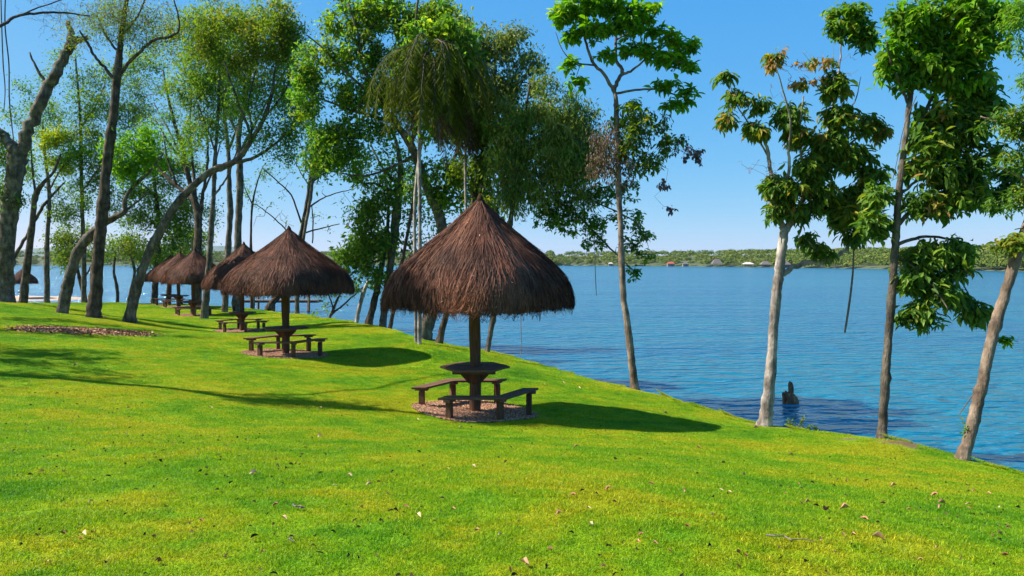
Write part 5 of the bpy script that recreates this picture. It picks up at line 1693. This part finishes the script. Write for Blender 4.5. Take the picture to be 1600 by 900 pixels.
def fallen_mesh(tint, curl, seed):
    rs = np.random.default_rng(seed)
    nu, nv = 7, 5
    u = np.linspace(0, 1, nu); v = np.linspace(-1, 1, nv)
    U, W = np.meshgrid(u, v, indexing='ij')
    wid = .24 * np.sin(np.pi * np.clip(U, .03, .97)) ** .8
    X = U - .5
    Yv = W * wid
    Z = curl * (W * wid) ** 2 * 4 + .10 * np.sin(U * 3.1 + seed) + .03 * rs.normal(size=U.shape) + .05
    V = np.stack([X, Yv, Z], -1).reshape(-1, 3)
    i = (np.arange(nu - 1)[:, None] * nv + np.arange(nv - 1)[None]).ravel()
    Q = np.stack([i, i + 1, i + nv + 1, i + nv], -1)
    return mesh('fallen_leaf', V, Q, None, np.clip(tint + .08 * rs.normal(size=len(V)), 0, 1), True, m_litter)


FM = [fallen_mesh(t_, c_, i) for i, (t_, c_) in enumerate(((.9, 1.2), (.75, 2.0), (.55, 1.4), (.30, 1.8), (.10, 1.5), (.97, .8)))]


def ray_ground(px, py):
    """where the sight line through a photo point meets the lawn"""
    Y = np.linspace(2.5, 40, 1500)
    z = ground((px - 800) / F * Y, Y)[0]
    d = z - (CAMZ - (py - HZ) / F * Y)
    i = int(np.argmax(d > 0))
    return (px - 800) / F * Y[i], Y[i], z[i]


BIG = [(1373, 848, 19, 1, 'largest fallen leaf, pale tan and broad, at the lower right'), (396, 744, 13, 0, 'pale curled leaf alone left of the picture centre line'), (130, 842, 14, 0, 'whitish leaf on the grass at the lower left'),
       (820, 888, 15, 1, 'pinkish curled leaf at the bottom edge near the middle'), (1320, 800, 14, 1, 'tan leaf right of a darker brown leaf on the right lawn'), (1291, 801, 15, 3, 'dark brown leaf beside a tan one on the right lawn'),
       (1472, 791, 13, 1, 'orange tan leaf near the right edge of the lawn'), (653, 812, 12, 0, 'pair-like pale leaf below the nearest bench'), (873, 809, 12, 1, 'tan leaf below and right of the nearest shelter'),
       (922, 826, 11, 0, 'pale flat leaf in a short line of leaves at lower centre')]
SMALL = [(143, 790, 11, 0), (532, 705, 6, 0), (500, 684, 9, 0), (546, 748, 8, 0), (577, 763, 12, 0), (443, 817, 10, 0), (430, 794, 10, 2), (468, 798, 10, 5), (524, 764, 9, 5), (740, 733, 7, 0), (790, 725, 6, 3), (950, 768, 10, 2), (895, 778, 9, 2),
         (745, 836, 9, 2), (781, 842, 7, 0), (635, 797, 8, 2), (680, 821, 7, 2), (709, 803, 7, 1), (920, 800, 8, 0), (1024, 857, 9, 1), (1001, 841, 8, 2), (997, 853, 7, 1), (1018, 760, 8, 2), (960, 790, 7, 3), (1131, 726, 8, 3), (1140, 773, 7, 5),
         (1127, 770, 6, 5), (1162, 746, 9, 1), (1114, 811, 9, 1), (1074, 828, 9, 3), (1071, 772, 7, 1), (1236, 714, 8, 1), (1263, 790, 10, 1), (1334, 843, 8, 1), (1350, 816, 12, 2), (1396, 763, 9, 1), (1460, 777, 11, 2), (1469, 797, 8, 1), (1513, 792, 8, 5),
         (1563, 796, 8, 5), (1521, 770, 7, 2), (1562, 840, 9, 1), (1545, 775, 6, 1), (1283, 851, 8, 1), (1306, 870, 8, 2), (1438, 882, 8, 2), (1464, 862, 7, 1), (1154, 894, 10, 2), (1165, 874, 9, 3), (1571, 873, 9, 3), (1182, 671, 8, 1), (943, 894, 9, 1),
         (1047, 869, 8, 2), (118, 573, 7, 1), (98, 840, 9, 3), (125, 850, 9, 3), (145, 838, 8, 2), (74, 885, 9, 2), (249, 884, 8, 3), (260, 797, 8, 2), (65, 742, 7, 1), (112, 663, 5, 0), (42, 678, 5, 0), (195, 680, 5, 0), (270, 695, 5, 2),
         (1092, 702, 7, 2), (1040, 648, 7, 1), (880, 600, 5, 0), (850, 603, 5, 0), (905, 608, 5, 0), (700, 737, 6, 1), (592, 758, 8, 2), (605, 776, 7, 2), (640, 660, 6, 0), (652, 658, 6, 0), (720, 670, 6, 0), (1250, 760, 7, 2), (1420, 800, 7, 2),
         (1380, 790, 7, 3), (340, 770, 7, 3), (315, 820, 8, 3), (240, 845, 9, 3), (300, 838, 8, 4), (410, 870, 8, 3), (490, 860, 8, 2), (560, 830, 7, 3), (385, 690, 6, 2), (200, 640, 5, 1), (330, 640, 5, 1), (500, 640, 5, 1), (900, 700, 7, 2), (1000, 720, 7, 2)]


def add_leaf(px, py, w, k, label, group):
    x_, y_, z_ = ray_ground(px, py)
    o = link('fallen_leaf', FM[k])
    s = w * y_ / F * rs.uniform(.95, 1.2)
    o.location = (x_, y_, z_ + .022)
    o.rotation_euler = (rs.normal() * .25, rs.normal() * .2, rs.uniform(-.9, .9) + (math.pi if rs.random() < .5 else 0))
    o.scale = (s, s, s)
    tag(o, label, 'leaf', group)


for px, py, w, k, lab in BIG:
    add_leaf(px, py, w, k, lab, 'dry leaves fallen on the lawn')
KL = ['pale', 'tan', 'reddish tan', 'dark brown', 'blackish', 'whitish']
ORD = ['first', 'second', 'third', 'fourth', 'fifth', 'sixth', 'seventh', 'eighth', 'ninth', 'tenth']
NUM = ['', '', 'two', 'three', 'four', 'five', 'six', 'seven', 'eight', 'nine', 'ten']


def lawn_place(px, py):
    side = 'left' if px < 400 else 'left centre' if px < 800 else 'right centre' if px < 1200 else 'far right'
    row = 'upper lawn' if py < 690 else 'middle lawn' if py < 790 else 'lower lawn' if py < 845 else 'bottom lawn edge'
    return side, row


cells = {}
for q in SMALL:
    cells.setdefault((q[3],) + lawn_place(q[0], q[1]), []).append(q)
for (k, side, row), qs in cells.items():
    qs.sort()
    for n_, (px, py, w, _k) in enumerate(qs):
        if len(qs) == 1:
            lab = f'only small {KL[k]} dry leaf at the {side} of the {row}'
        else:
            lab = f'{ORD[n_]} from left of {NUM[len(qs)]} small {KL[k]} leaves, {side} of {row}'
        add_leaf(px, py, w, k, lab, 'small dry leaves fallen on the lawn')


def stick(label, a_, b_, w):
    p, q = np.array(ray_ground(*a_)), np.array(ray_ground(*b_))
    p[2] += .03; q[2] += .03
    f = np.linspace(0, 1, 7)[:, None]
    pts = p * (1 - f) + q * f + rs.normal(size=(7, 3)) * .012 * np.array([1, 1, .4])
    o = link('fallen_stick', MB().tube(pts, np.linspace(w, w * .5, 7), 5).build('fallen_stick', m_twig_pale))
    tag(o, label, 'stick', 'sticks fallen on the lawn')


stick('long thin pale stick lying on the lawn at the lower right', (1200, 848), (1272, 852), .005)
stick('short pale twig beside the cracked leaves left of centre', (460, 797), (476, 801), .006)
stick('short light twig at the lower left of the lawn centre', (448, 848), (458, 856), .006)

# ------------------------------------------------------------------ air: faint haze over the lake
hm = bpy.data.materials.new('haze_air')
hm.use_nodes = True
ht = hm.node_tree
ht.nodes.remove(ht.nodes['Principled BSDF'])
pv = ht.nodes.new('ShaderNodeVolumePrincipled')
pv.inputs['Color'].default_value = (.86, .93, 1, 1)
pv.inputs['Density'].default_value = .00004
pv.inputs['Anisotropy'].default_value = .2
ht.links.new(pv.outputs[0], ht.nodes['Material Output'].inputs['Volume'])
hx, hy0, hy1, hz0, hz1 = 4300, -420, 5000, WATER_Z - 4, 95
V = [(x_, y_, z_) for z_ in (hz0, hz1) for x_, y_ in ((-hx, hy0), (hx, hy0), (hx, hy1), (-hx, hy1))]
hz = link('haze', mesh('haze', V, [[3, 2, 1, 0], [4, 5, 6, 7], [0, 1, 5, 4], [1, 2, 6, 5], [2, 3, 7, 6], [3, 0, 4, 7]], mat=hm))
tag(hz, 'thin haze in the air over the lake', 'haze', kind='stuff')
